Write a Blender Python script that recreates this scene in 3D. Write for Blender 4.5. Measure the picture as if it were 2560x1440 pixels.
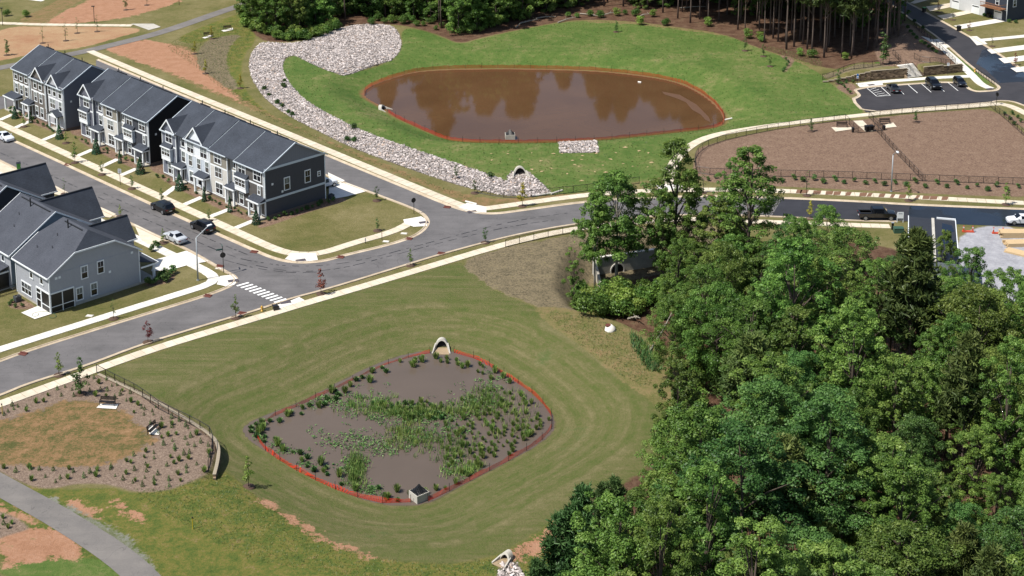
import bpy, bmesh, math, random
import numpy as np
from mathutils import Vector, Matrix
from mathutils.geometry import tessellate_polygon
R = math.radians
rng = np.random.default_rng(7)
random.seed(7)
for o in list(bpy.data.objects): bpy.data.objects.remove(o)
SC = bpy.context.scene
COL = SC.collection

# ---------------------------------------------------------------- camera, sky, sun, exposure
FPX, PITCH, PY0, CAMH = 3815.0, R(11.6), -117.0, 90.0      # focal length in photo pixels, tilt, principal row, height
cd = bpy.data.cameras.new('camera'); cam = bpy.data.objects.new('camera', cd); COL.objects.link(cam)
cd.sensor_width = 36.0; cd.sensor_fit = 'HORIZONTAL'; cd.lens = FPX/2560*36.0
cd.shift_y = -(720-PY0)/2560
cd.clip_start = 1.0; cd.clip_end = 9000
cam.location = (0, 0, CAMH); cam.rotation_euler = (R(90)-PITCH, 0, 0)
SC.camera = cam
SUN_EL, SH_AZ = 58.0, 25.0          # sun height; shadows fall to the right and 25 deg away from the camera
wd = bpy.data.worlds.new('World'); SC.world = wd; wd.use_nodes = True
wn = wd.node_tree.nodes; wl = wd.node_tree.links
bgn = wn['Background']; sky = wn.new('ShaderNodeTexSky'); sky.sky_type = 'NISHITA'; sky.sun_disc = False
sx, sy = -math.cos(R(SH_AZ)), -math.sin(R(SH_AZ))            # horizontal direction towards the sun
sky.sun_elevation = R(SUN_EL); sky.sun_rotation = math.atan2(sx, sy)
sky.air_density = 1.0; sky.dust_density = 1.2; sky.ozone_density = 1.0
wl.new(sky.outputs[0], bgn.inputs[0]); bgn.inputs[1].default_value = 0.10
sd = bpy.data.lights.new('sun', 'SUN'); sd.energy = 5.0; sd.angle = R(0.53); sd.color = (1.0, 0.955, 0.88)
so = bpy.data.objects.new('sun', sd); COL.objects.link(so)
dirv = Vector((-sx*math.cos(R(SUN_EL)), -sy*math.cos(R(SUN_EL)), -math.sin(R(SUN_EL))))
so.rotation_euler = dirv.to_track_quat('-Z', 'Y').to_euler(); so.location = (-60, 100, 200)
vs = SC.view_settings; vs.view_transform = 'Standard'; vs.look = 'None'; vs.exposure = 0.45; vs.gamma = 1.0; vs.use_curve_mapping = False
cy = SC.cycles
cy.max_bounces = 6; cy.diffuse_bounces = 3; cy.glossy_bounces = 3; cy.transmission_bounces = 3; cy.transparent_max_bounces = 12
cy.use_denoising = True; cy.sample_clamp_indirect = 6.0

# ---------------------------------------------------------------- helpers
def G(px, py, z=0.0):
    x = (px-1280)/FPX; v = (py-PY0)/FPX
    t = (CAMH-z)/(math.sin(PITCH)+v*math.cos(PITCH))
    return Vector((x*t, (math.cos(PITCH)-v*math.sin(PITCH))*t, z))
def GP(pts, z=0.0): return np.array([G(a, b, z)[:2] for a, b in pts])

def sdf(P, poly):
    """signed distance (positive inside) of points P (n,2) to polygon poly (m,2)"""
    n = len(poly); d = np.full(len(P), 1e18); ins = np.zeros(len(P), bool)
    for i in range(n):
        a = poly[i]; b = poly[(i+1) % n]; e = b-a; w = P-a
        t = np.clip((w@e)/max(e@e, 1e-9), 0, 1); q = w-t[:, None]*e
        d = np.minimum(d, (q*q).sum(1))
        c = ((a[1] <= P[:, 1]) & (b[1] > P[:, 1])) | ((b[1] <= P[:, 1]) & (a[1] > P[:, 1]))
        if abs(e[1]) > 1e-9:
            ins ^= c & (P[:, 0] < a[0]+(P[:, 1]-a[1])/e[1]*e[0])
    d = np.sqrt(d); return np.where(ins, d, -d)

def smooth_poly(pts, n=2):
    p = np.array(pts, float)
    for _ in range(n):
        q = np.roll(p, -1, 0); p = np.stack([.75*p+.25*q, .25*p+.75*q], 1).reshape(-1, 2)
    return p
def smooth_line(pts, n=2):
    p = np.array(pts, float)
    for _ in range(n):
        a, b = p[:-1], p[1:]
        m = np.stack([.75*a+.25*b, .25*a+.75*b], 1).reshape(-1, 2)
        p = np.vstack([p[:1], m[1:-1], p[-1:]]) if len(p) > 2 else p
    return p
def resample(p, step):
    p = np.asarray(p, float); seg = np.sqrt(((p[1:]-p[:-1])**2).sum(1)); s = np.concatenate([[0], np.cumsum(seg)])
    n = max(1, int(round(s[-1]/step))); t = np.linspace(0, s[-1], n+1)
    return np.stack([np.interp(t, s, p[:, k]) for k in range(p.shape[1])], 1)

# terrain: level streets, two basins, the creek at the headwall
LOW_PX = [(1085,880),(1130,880),(1190,893),(1240,920),(1290,953),(1340,998),(1378,1035),(1388,1062),(1370,1092),(1320,1125),(1240,1168),(1170,1203),(1110,1238),(1070,1257),(1010,1264),(950,1258),(890,1240),(820,1208),(740,1164),(670,1128),(625,1098),(610,1080),(618,1060),(660,1042),(720,1018),(790,988),(860,950),(930,916),(1000,890),(1050,880)]
UP_PX = [(908,232),(925,218),(970,200),(1030,182),(1100,176),(1200,174),(1300,174),(1400,176),(1500,180),(1580,188),(1650,198),(1700,210),(1750,235),(1785,262),(1808,292),(1803,310),(1770,318),(1700,325),(1600,336),(1500,345),(1400,350),(1290,352),(1180,350),(1120,345),(1080,330),(1040,312),(1000,295),(975,280),(950,262),(920,247)]
ZLOW, ZUP = -1.9, -2.0
P_LOW = smooth_poly(GP(LOW_PX, ZLOW), 1); P_UP = smooth_poly(GP(UP_PX, ZUP), 1)
P_CREEK = np.vstack([GP([(1484,648),(1640,625)], -.9)-np.array([0, .5]), GP([(1740,740),(1900,860),(1880,960),(1700,880),(1600,830),(1490,800),(1462,765)], -3.2)])
BED_PX = [(-60,1040),(0,1018),(240,928),(300,955),(400,1003),(470,1045),(532,1090),(545,1118),(538,1160),(520,1190),(470,1207),(420,1227),(340,1232),(280,1212),(200,1207),(120,1225),(60,1210),(0,1180),(-60,1150)]
P_BED = smooth_poly(GP(BED_PX), 1)
def sst(t): t = np.clip(t, 0, 1); return t*t*(3-2*t)
def T(P):
    P = np.atleast_2d(np.asarray(P, float)); z = np.zeros(len(P))
    for poly, zw, fade, deep in ((P_LOW, ZLOW, 13.0, .7), (P_UP, ZUP, 9.0, .8), (P_CREEK, -3.6, 5.0, 0.)):
        lo = poly.min(0)-fade; hi = poly.max(0)+fade
        m = ((P > lo) & (P < hi)).all(1)
        if m.any():
            s = sdf(P[m], poly)
            zz = np.where(s > 0, zw-deep*sst(s/2.5), zw*(1-sst(np.maximum(-s-.15, 0)/fade))+np.where(s > -.15, 0, 0))
            z[m] = np.minimum(z[m], zz)
    m = ((P > P_TER.min(0)) & (P < P_TER.max(0))).all(1)
    if m.any(): z[m] = np.maximum(z[m], terrace(P[m]))
    m = ((P > P_BED.min(0)) & (P < P_BED.max(0))).all(1)
    if m.any():
        s = sdf(P[m], P_BED); zz = z[m]; zz[s > 0] = 0; z[m] = zz
    return z
P_TER = GP([(2055,205),(2150,203),(2265,193),(2300,189),(2405,179),(2392,163),(2345,112),(2290,68),(2240,60),(2180,110),(2100,160),(2060,190)])
ST_A, ST_B = np.array(G(2267, 196)[:2]), np.array(G(2306, 191)[:2]); ST_U = (ST_B-ST_A)/np.linalg.norm(ST_B-ST_A); ST_N = np.array([-ST_U[1], ST_U[0]]); ST_W = np.linalg.norm(ST_B-ST_A)
def terrace(P):
    s = sdf(P, P_TER); d = np.full(len(P), 1e9)
    for i in range(4, len(P_TER)):
        a, b = P_TER[i], P_TER[(i+1) % len(P_TER)]; e = b-a; w = P-a; q = w-np.clip((w@e)/(e@e), 0, 1)[:, None]*e; d = np.minimum(d, np.sqrt((q*q).sum(1)))
    z = np.where(s > .25, 1.9*sst(d/6.0), 0)
    w = P-ST_A; u, v = w@ST_U, w@ST_N
    return np.where((u > -.2) & (u < ST_W+.2) & (v > -.8) & (v < 3.9), 0, z)
def T1(x, y): return float(T([[x, y]])[0])
def GT(px, py, off=0.0):
    z = 0.0
    for _ in range(7):
        p = G(px, py, z); z = .3*z+.7*T1(p.x, p.y)
    p = G(px, py, z); return Vector((p.x, p.y, T1(p.x, p.y)+off))
def GTP(pts): return np.array([GT(a, b)[:2] for a, b in pts])

def srgb(h):
    h = h.lstrip('#'); c = [int(h[i:i+2], 16)/255 for i in (0, 2, 4)]
    return tuple((x/12.92 if x <= .04045 else ((x+.055)/1.055)**2.4) for x in c)
class NT:
    def __init__(s, m): s.t = m.node_tree; s.n = s.t.nodes; s.l = s.t.links
    def new(s, k, **kw):
        n = s.n.new(k)
        for a, b in kw.items(): setattr(n, a, b)
        return n
    def put(s, sock, v):
        if isinstance(v, bpy.types.NodeSocket): s.l.new(v, sock)
        elif v is not None:
            if hasattr(sock.default_value, '__len__') and hasattr(v, '__len__') and len(v) == 3 and len(sock.default_value) == 4: v = (*v, 1)
            sock.default_value = v
    def math(s, op, a, b=None, c=None, clamp=False):
        n = s.new('ShaderNodeMath', operation=op, use_clamp=clamp)
        for i, v in enumerate((a, b, c)): s.put(n.inputs[i], v) if v is not None else None
        return n.outputs[0]
    def mix(s, f, a, b, blend='MIX'):
        n = s.new('ShaderNodeMix', data_type='RGBA', blend_type=blend)
        s.put(n.inputs[0], f); s.put(n.inputs[6], a); s.put(n.inputs[7], b); return n.outputs[2]
    def noise(s, vec, scale, detail=4, rough=.6, dist=0):
        n = s.new('ShaderNodeTexNoise'); s.put(n.inputs['Vector'], vec); s.put(n.inputs['Scale'], scale)
        n.inputs['Detail'].default_value = detail; n.inputs['Roughness'].default_value = rough; n.inputs['Distortion'].default_value = dist
        return n.outputs[0]
    def ramp(s, f, stops):
        n = s.new('ShaderNodeValToRGB'); s.put(n.inputs[0], f); e = n.color_ramp.elements
        while len(e) < len(stops): e.new(.5)
        for i, (p, c) in enumerate(stops): e[i].position = p; e[i].color = (*c, 1) if len(c) == 3 else c
        return n.outputs[0]
    def mapr(s, v, a, b, c=0, d=1):
        n = s.new('ShaderNodeMapRange'); s.put(n.inputs[0], v)
        for i, x in enumerate((a, b, c, d)): s.put(n.inputs[i+1], x)
        return n.outputs[0]
    def attr(s, name): return s.new('ShaderNodeAttribute', attribute_name=name).outputs
    def mapping(s, vec, sc, rz=0):
        n = s.new('ShaderNodeMapping'); s.put(n.inputs[0], vec); n.inputs['Scale'].default_value = sc; n.inputs['Rotation'].default_value = (0, 0, rz); return n.outputs[0]
    def bump(s, h, strength=.3, dist=.05):
        n = s.new('ShaderNodeBump'); s.put(n.inputs['Height'], h); n.inputs['Strength'].default_value = strength; n.inputs['Distance'].default_value = dist; return n.outputs[0]
def new_mat(name):
    m = bpy.data.materials.new(name); m.use_nodes = True; return m, NT(m), m.node_tree.nodes['Principled BSDF']
MATS = {}
def mat(name, col, rough=.7, var=.12, scale=3.0, metal=0.0, spec=.5, stretch=None, coat=0, bump=0):
    """plain surface with uneven tone"""
    if name in MATS: return MATS[name]
    m, t, b = new_mat(name); c = srgb(col) if isinstance(col, str) else col
    pos = t.new('ShaderNodeTexCoord').outputs['Object']
    if stretch: pos = t.mapping(pos, stretch)
    n = t.noise(pos, scale, 5, .65)
    cc = t.mix(n, tuple(x*(1-var) for x in c), tuple(min(1, x*(1+var)) for x in c))
    t.put(b.inputs['Base Color'], cc); b.inputs['Roughness'].default_value = rough; b.inputs['Metallic'].default_value = metal
    b.inputs['Specular IOR Level'].default_value = spec
    if coat: b.inputs['Coat Weight'].default_value = coat; b.inputs['Coat Roughness'].default_value = .04
    if bump: t.put(b.inputs['Normal'], t.bump(n, bump, .03))
    MATS[name] = m; return m

def link(o, parent=None):
    COL.objects.link(o)
    if parent is not None: o.parent = parent
    return o
def mesh_data(name, verts, faces, m=None, smooth=False):
    me = bpy.data.meshes.new(name); me.from_pydata([tuple(map(float, v)) for v in verts], [], faces); me.update()
    if m is not None: me.materials.append(m)
    if smooth: me.polygons.foreach_set('use_smooth', [True]*len(me.polygons))
    return me
def mobj(name, verts, faces, m, parent=None, smooth=False):
    return link(bpy.data.objects.new(name, mesh_data(name, verts, faces, m, smooth)), parent)
def quads_mesh(name, V, m, attrs=None, smooth=False, k=4):
    """V: (n,k,3) faces as one mesh, fast"""
    n = len(V); me = bpy.data.meshes.new(name); me.vertices.add(n*k); me.vertices.foreach_set('co', V.reshape(-1).astype(np.float32))
    me.loops.add(n*k); me.loops.foreach_set('vertex_index', np.arange(n*k, dtype=np.int32))
    me.polygons.add(n); me.polygons.foreach_set('loop_start', np.arange(0, n*k, k, dtype=np.int32)); me.polygons.foreach_set('loop_total', np.full(n, k, np.int32))
    me.update(calc_edges=True)
    for an, av in (attrs or {}).items():
        a = me.attributes.new(an, 'FLOAT', 'FACE'); a.data.foreach_set('value', av.astype(np.float32))
    if m: me.materials.append(m)
    return me
def inst(name, me, parent=None, loc=(0, 0, 0), rz=0.0, sc=None):
    o = bpy.data.objects.new(name, me); o.location = loc; o.rotation_euler = (0, 0, rz)
    if sc is not None: o.scale = sc if hasattr(sc, '__len__') else (sc, sc, sc)
    return link(o, parent)
def tag(o, label, cat=None, group=None, kind=None):
    if label: o['label'] = label
    if cat: o['category'] = cat
    if group: o['group'] = group
    if kind: o['kind'] = kind
    return o
def thing(name, label, cat, loc, rz=0.0, group=None, sc=None):
    o = bpy.data.objects.new(name, None); o.empty_display_size = .2; o.location = loc; o.rotation_euler = (0, 0, rz)
    if sc is not None: o.scale = (sc, sc, sc)
    link(o); return tag(o, label, cat, group)
class MB:
    def __init__(s): s.v = []; s.f = []
    def box(s, x0, x1, y0, y1, z0, z1):
        b = len(s.v); s.v += [(x, y, z) for z in (z0, z1) for y in (y0, y1) for x in (x0, x1)]
        s.f += [tuple(b+i for i in q) for q in ((0,2,3,1),(4,5,7,6),(0,1,5,4),(2,6,7,3),(0,4,6,2),(1,3,7,5))]; return s
    def poly(s, pts): b = len(s.v); s.v += [tuple(p) for p in pts]; s.f.append(tuple(range(b, b+len(pts)))); return s
    def prism(s, pts, d):
        """closed prism: polygon pts extruded by vector d"""
        n = len(pts); b = len(s.v); s.v += [tuple(p) for p in pts]+[tuple(p[i]+d[i] for i in range(3)) for p in pts]
        s.f += [tuple(range(b+n-1, b-1, -1)), tuple(range(b+n, b+2*n))]+[(b+i, b+(i+1) % n, b+n+(i+1) % n, b+n+i) for i in range(n)]; return s
    def tube(s, pts, rad, n=8, cap=True):
        pts = [Vector(p) for p in pts]; rad = rad if hasattr(rad, '__len__') else [rad]*len(pts); b = len(s.v)
        for i, p in enumerate(pts):
            d = (pts[min(i+1, len(pts)-1)]-pts[max(i-1, 0)]).normalized()
            u = d.cross(Vector((0, 0, 1)) if abs(d.z) < .95 else Vector((1, 0, 0))).normalized(); w = d.cross(u)
            s.v += [tuple(p+(u*math.cos(a)+w*math.sin(a))*rad[i]) for a in (2*math.pi*k/n for k in range(n))]
        for i in range(len(pts)-1):
            s.f += [(b+i*n+k, b+i*n+(k+1) % n, b+(i+1)*n+(k+1) % n, b+(i+1)*n+k) for k in range(n)]
        if cap: s.f += [tuple(range(b+n-1, b-1, -1)), tuple(b+(len(pts)-1)*n+k for k in range(n))]
        return s
    def data(s, name, m, smooth=False): return mesh_data(name, s.v, s.f, m, smooth)
    def obj(s, name, m, parent=None, smooth=False): return mobj(name, s.v, s.f, m, parent, smooth)

# ---------------------------------------------------------------- ground zones (outlines taken where the surfaces change)
ZONES = {
 'lush': [[(705,150),(690,190),(720,250),(800,310),(900,350),(1000,390),(1100,420),(1200,450),(1270,480),(1300,500),(1480,478),(1560,458),(1650,447),(1690,420),(1725,370),(1800,332),(1900,315),(2010,300),(2135,288),(2165,283),(2133,250),(2100,225),(2065,200),(2045,180),(1990,150),(1950,140),(1880,115),(1820,88),(1700,72),(1600,58),(1540,53),(1450,52),(1380,60),(1300,75),(1200,97),(1150,112),(1100,92),(1060,77),(1000,68),(1010,140),(860,190),(800,165),(740,135)],
          [(2180,150),(2195,165),(2230,168),(2226,152)], [(2390,140),(2420,152),(2480,208),(2462,212),(2400,160)], [(0,1412),(60,1402),(150,1393),(240,1396),(290,1402),(320,1450),(0,1450)]],
 'clay': [[(245,118),(330,96),(420,108),(480,128),(520,170),(560,205),(590,245),(640,285),(600,255),(450,190),(330,150)], [(110,60),(150,32),(225,0),(250,-20),(500,-20),(430,12),(330,42),(230,55),(165,61)],
          [(160,1255),(190,1250),(250,1290),(270,1295),(220,1300),(180,1280)], [(0,1332),(60,1315),(120,1312),(190,1355),(235,1388),(160,1396),(60,1408),(0,1418)], [(-20,1248),(20,1262),(95,1310),(80,1315),(0,1275)],
          [(270,1240),(330,1270),(370,1300),(350,1310),(300,1280)], [(1730,572),(1790,575),(1785,612),(1745,600)], [(640,1235),(700,1272),(800,1335),(900,1378),(960,1396),(900,1388),(800,1350),(700,1290)], [(1250,1400),(1330,1345),(1420,1290),(1400,1330),(1330,1390),(1290,1405)], [(2390,800),(2330,860),(2330,990),(2390,980)]],
 'straw': [[(-20,66),(160,66),(330,68),(360,76),(300,92),(200,122),(100,128),(60,140),(0,152),(-20,155)]],
 'dry': [[(300,105),(480,110),(520,170),(600,245),(700,300),(850,365),(1000,425),(1120,478),(1245,500),(1275,505),(1240,520),(1185,512),(1000,440),(820,355),(600,260),(330,148)], [(1175,495),(1270,500),(1460,480),(1460,492),(1280,508),(1200,515)], [(30,58),(110,20),(180,-20),(240,-20),(140,35),(110,60)]],
 'matting': [[(500,112),(545,92),(610,84),(575,112),(565,150),(575,185),(600,215),(580,228),(530,195),(488,160)], [(1145,652),(1290,612),(1450,583),(1560,572),(1700,562),(1800,565),(1800,640),(1700,680),(1480,700),(1440,720),(1415,770),(1500,800),(1560,830),(1600,880),(1560,890),(1500,850),(1420,800),(1330,760),(1230,722),(1190,690)], [(2060,183),(2100,176),(2180,160),(2230,158),(2230,165),(2170,172),(2100,192),(2060,198)]],
 'weedtan': [[(1330,765),(1415,770),(1500,795),(1580,800),(1640,830),(1720,900),(1740,1000),(1660,1000),(1612,992),(1540,935),(1450,862),(1370,810)], [(1450,44),(1600,48),(1700,62),(1830,85),(1900,118),(1840,92),(1700,75),(1590,60),(1460,56)], [(1880,105),(2050,140),(2060,172),(2040,178),(1990,152),(1940,136)]],
 'mulch': [[(1742,372),(1765,364),(1812,350),(1900,331),(2010,313),(2113,300),(2130,302),(2175,296),(2300,283),(2400,276),(2480,271),(2540,315),(2620,385),(2640,495),(2400,488),(2200,478),(1950,466),(1735,456),(1733,410)],
           [(2085,215),(2130,205),(2145,222),(2133,240),(2110,232)], [(2180,100),(2215,55),(2290,60),(2340,100),(2395,158),(2400,165),(2220,172),(2190,150)], [(2510,282),(2560,300),(2600,330),(2600,345),(2500,283)], [(1945,138),(1975,140),(1990,150),(1965,180),(1958,182),(1975,155)],
           [(414,434),(655,549),(632,562),(391,447)], [(209,339),(371,419),(349,431),(187,351)], [(38,270),(172,327),(152,339),(18,282)], [(655,549),(822,500),(850,493),(872,500),(830,513),(740,541),(668,567),(640,572)], [(388,684),(420,678),(441,690),(430,704),(395,714),(355,718)], [(14,760),(45,742),(95,768),(80,773),(35,774)], [(372,412),(415,398),(424,440),(380,430)], [(172,322),(206,310),(212,342),(180,338)]],
 'bed': [BED_PX, [(-30,1278),(20,1282),(85,1322),(40,1332),(-30,1356)]],
 'patch': [[(-60,1065),(0,1052),(80,1032),(160,998),(235,1000),(300,1020),(345,1060),(390,1090),(380,1110),(300,1150),(250,1163),(150,1170),(60,1162),(0,1160),(-60,1165)]],
 'weedy': [[(-60,1190),(120,1226),(280,1216),(340,1236),(470,1212),(548,1192),(562,1172),(620,1228),(700,1278),(800,1342),(900,1388),(1000,1407),(1150,1412),(1245,1390),(1330,1340),(1400,1285),(1500,1240),(1500,1480),(-60,1480)], [(430,100),(520,60),(640,20),(640,110),(610,130),(600,200),(640,260),(700,300),(640,280),(560,225),(560,180),(570,110),(600,86),(540,92),(490,112)]],
 'floor': [[(615,60),(650,101),(700,106),(760,101),(840,70),(900,59),(1000,62),(1060,75),(1110,92),(1150,110),(1200,94),(1300,73),(1400,54),(1480,48),(1600,55),(1700,69),(1810,84),(1880,114),(1950,137),(2000,150),(2060,172),(2240,160),(2230,100),(2270,60),(2235,20),(2180,-120),(560,-120),(600,0)],
           [(1440,760),(1600,690),(1700,660),(1900,600),(2260,610),(2300,700),(2600,760),(2600,1480),(1350,1480),(1420,1290),(1540,1220),(1640,1160),(1700,1020),(1700,890),(1540,790)]],
 'gravel': [[(2390,562),(2600,570),(2600,780),(2380,740)]],
 'verge': [[(95,1232),(140,1252),(280,1318),(345,1362),(400,1440),(380,1440),(262,1345),(130,1268)]],
}
RIP = [[(1008,140),(995,66),(940,60),(890,62),(840,73),(760,106),(700,109),(660,104),(635,121),(622,150),(625,185),(640,215),(665,250),(720,290),(800,330),(870,365),(960,400),(1060,435),(1150,465),(1240,485),(1275,492),(1292,462),(1200,428),(1100,395),(1000,362),(900,325),(820,285),(760,250),(720,205),(704,170),(712,145),(735,137),(760,150),(800,170),(850,190),(870,188),(930,165)],
       [(1395,353),(1488,350),(1499,381),(1400,383)], [(1268,440),(1282,428),(1320,428),(1345,450),(1377,480),(1330,492),(1270,490)], [(1252,1408),(1292,1404),(1312,1450),(1240,1450)]]
ZONES['rip'] = RIP
LAWNSTRIPE = [(240,935),(640,800),(890,728),(1150,655),(1230,722),(1330,765),(1450,862),(1540,935),(1610,990),(1690,1060),(1690,1120),(1580,1200),(1450,1275),(1330,1338),(1245,1388),(1150,1410),(1000,1405),(900,1386),(800,1340),(700,1276),(620,1226),(562,1172),(548,1120),(532,1090),(470,1045),(400,1003),(300,955)]

def axis(lo, hi, step, far):
    fine = np.arange(lo, hi+step/2, step); out = []; d = step
    x = hi
    while x < far: d *= 1.35; x += d; out.append(x)
    neg = []; d = step; x = lo
    while x > -far: d *= 1.35; x -= d; neg.append(x)
    return np.concatenate([neg[::-1], fine, out])
xs = axis(-135, 135, .5, 4000); ys = axis(122, 402, .5, 4400)
XX, YY = np.meshgrid(xs, ys); GPT = np.stack([XX.ravel(), YY.ravel()], 1)
GZ = T(GPT)
nx, ny = len(xs), len(ys)
ii = (np.arange(ny-1)[:, None]*nx+np.arange(nx-1)[None, :]).ravel()
me = bpy.data.meshes.new('ground'); me.vertices.add(nx*ny)
me.vertices.foreach_set('co', np.stack([GPT[:, 0], GPT[:, 1], GZ], 1).astype(np.float32).ravel())
fc = np.stack([ii, ii+1, ii+nx+1, ii+nx], 1).astype(np.int32); nf = len(fc)
me.loops.add(nf*4); me.loops.foreach_set('vertex_index', fc.ravel()); me.polygons.add(nf)
me.polygons.foreach_set('loop_start', np.arange(0, nf*4, 4, dtype=np.int32)); me.polygons.foreach_set('loop_total', np.full(nf, 4, np.int32))
me.update(calc_edges=True); me.polygons.foreach_set('use_smooth', [True]*nf)
def zone_attr(name, polys, clip=4.0, out=-4.0):
    val = np.full(len(GPT), -clip)
    for pl in polys:
        w = pl; m = ((GPT > w.min(0)-clip) & (GPT < w.max(0)+clip)).all(1)
        if m.any(): val[m] = np.maximum(val[m], sdf(GPT[m], w))
    val = np.clip(val, -clip, clip)
    a = me.attributes.new(name, 'FLOAT', 'POINT'); a.data.foreach_set('value', val.astype(np.float32))
ZW = {}
for zn, polys in ZONES.items():
    ZW[zn] = [smooth_poly(GTP(p), 2) if not (zn == 'rip' and i_) else GTP(p) for i_, p in enumerate(polys)]; zone_attr('z_'+zn, ZW[zn])
ZW['stripe'] = [GTP(LAWNSTRIPE)]; zone_attr('z_stripe', ZW['stripe'])
pd = np.full(len(GPT), 60.0); m_ = ((GPT > P_LOW.min(0)-40) & (GPT < P_LOW.max(0)+40)).all(1)
pd[m_] = -sdf(GPT[m_], P_LOW); a = me.attributes.new('pond_d', 'FLOAT', 'POINT'); a.data.foreach_set('value', pd.astype(np.float32))
pd2 = np.full(len(GPT), 60.0); m_ = ((GPT > P_UP.min(0)-10) & (GPT < P_UP.max(0)+10)).all(1)
pd2[m_] = -sdf(GPT[m_], P_UP); a = me.attributes.new('pond_u', 'FLOAT', 'POINT'); a.data.foreach_set('value', pd2.astype(np.float32))

gm, t, b = new_mat('ground_cover')
geo = t.new('ShaderNodeNewGeometry').outputs['Position']
def con(n, k): return t.math('ADD', t.math('MULTIPLY', t.math('SUBTRACT', n, .5), k), .5)
nf_ = t.noise(geo, 2.6, 6, .8); nm = t.noise(geo, .55, 6, .65); nl = t.noise(geo, .085, 4, .6); nx_ = t.noise(geo, 7.0, 4, .8)
nt_ = t.noise(geo, .9, 5, .7)
def zcol(stops, f): return t.ramp(f, [(p, srgb(c)) for p, c in stops])
def wsum(*aw):
    o = None
    for n, w in aw: x = t.math('MULTIPLY', n, w); o = x if o is None else t.math('ADD', o, x)
    return o
cf, cx, cm, cl = con(nf_, 1.9), con(nx_, 1.7), con(nm, 1.7), con(nl, 1.9)
mixA = wsum((cf, .38), (cx, .2), (cm, .42)); mixL = wsum((cf, .28), (cx, .17), (cm, .2), (cl, .35)); fine = wsum((cf, .5), (cx, .35), (cm, .15))
base = zcol([(.25, '404d22'), (.42, '5c5a33'), (.56, '6d6643'), (.75, '827858')], mixL)
tuf = t.mapr(wsum((nt_, .6), (cf, .25), (nl, .15)), .60, .66); base = t.mix(t.math('MULTIPLY', tuf, .75), base, srgb('38511f'))
# mown lawn round the lower pond: mower lines follow the bank
pdn = t.attr('pond_d')[2]
cmb = t.new('ShaderNodeCombineXYZ'); t.put(cmb.inputs[0], t.math('MULTIPLY', pdn, .8)); t.put(cmb.inputs[1], t.math('MULTIPLY', nl, 6.0))
strn = t.noise(cmb.outputs[0], 1.0, 5, .75)
strn2 = t.noise(t.mapping(geo, (.07, 1.0, 1), R(-16)), .9, 6, .7)
nearp = t.mapr(pdn, 9, 15)
stm = con(t.mix(nearp, strn, strn2), 2.1)
stA = wsum((stm, .34), (cl, .16), (cm, .15), (cf, .22), (cx, .13))
stripe = zcol([(.22, '344a20'), (.40, '4e562b'), (.54, '5e5c3a'), (.68, '70694a'), (.86, '8c8465')], stA)
stripe = t.mix(t.mapr(wsum((cl, .7), (cm, .3)), .70, .85, 0, .8), stripe, srgb('3a5424'))
def over(col, attr, new, amp=1.2, soft=.22, extra=None):
    d = t.attr('z_'+attr)[2]
    jit = t.math('ADD', t.math('MULTIPLY', t.math('SUBTRACT', nm, .5), amp*2.2), t.math('MULTIPLY', t.math('SUBTRACT', nf_, .5), amp*1.2))
    f = t.mapr(t.math('ADD', d, jit), -soft, soft)
    if extra is not None: f = t.math('MULTIPLY', f, extra)
    return t.mix(f, col, new)
col = base
col = over(col, 'stripe', stripe, .1)
col = over(col, 'weedy', zcol([(.22, '2c4119'), (.42, '4b5826'), (.56, '66622f'), (.68, '766748'), (.84, '876047')], mixA), .9)
lushc = zcol([(.2, '2f481c'), (.38, '425a26'), (.52, '536430'), (.62, '686b40'), (.72, '7d7452'), (.86, '918268')], wsum((cf, .24), (cx, .16), (cm, .32), (cl, .28)))
col = over(col, 'lush', lushc, .5)
col = over(col, 'dry', zcol([(.24, '44562a'), (.42, '665c38'), (.56, '7b6648'), (.74, '8a6348')], mixA), 1.3)
clayc = zcol([(.22, '7d5a45'), (.45, '926c53'), (.62, '9d7860'), (.85, 'ab8c76')], mixA)
clayc = t.mix(t.mapr(wsum((cm, .6), (cl, .4)), .66, .78), clayc, zcol([(.3, '46582a'), (.7, '76673f')], fine))
col = over(col, 'clay', clayc, 2.4)
col = over(col, 'straw', zcol([(.25, '84583f'), (.42, '927055'), (.6, '9c8263'), (.8, 'aa9274')], mixL), .7)
col = over(col, 'matting', zcol([(.16, '332c24'), (.36, '57503e'), (.5, '6b614c'), (.64, '7b6e58'), (.78, '676636')], wsum((con(nf_, 2.8), .55), (con(nx_, 2.4), .2), (con(nm, 2.4), .25))), 1.3)
col = over(col, 'weedtan', zcol([(.24, '40521f'), (.44, '636039'), (.6, '766848'), (.8, '845f44')], mixA), 1.0)
col = over(col, 'floor', zcol([(.24, '2b2019'), (.45, '4f392c'), (.62, '64503f'), (.8, '46502a')], mixA), .9)
mul = zcol([(.14, '3b2a22'), (.34, '5f4b40'), (.52, '745f4f'), (.68, '8a7463'), (.88, 'a89482')], wsum((con(nf_, 3.2), .36), (con(nx_, 3.0), .26), (con(nm, 2.0), .18), (con(t.noise(t.mapping(geo, (1, 2.6, 1)), 1.5, 5, .7), 2.2), .2)))
col = over(col, 'mulch', mul, .12)
col = over(col, 'bed', zcol([(.18, '463a33'), (.40, '6c5c50'), (.56, '7f6e60'), (.8, '9a8878')], wsum((con(nx_, 3.0), .45), (con(nf_, 2.8), .4), (cm, .15))), .12)
col = over(col, 'patch', zcol([(.25, '3c4520'), (.42, '565330'), (.55, '7c6244'), (.75, '95775a')], mixA), 2.2)
col = over(col, 'verge', zcol([(.2, '4a5030'), (.45, '62654c'), (.62, '787870'), (.85, '93918a')], mixA), 1.8)
col = over(col, 'gravel', zcol([(.2, '77777a'), (.5, '95959a'), (.85, 'b2b2b4')], mixA), .3)
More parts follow.
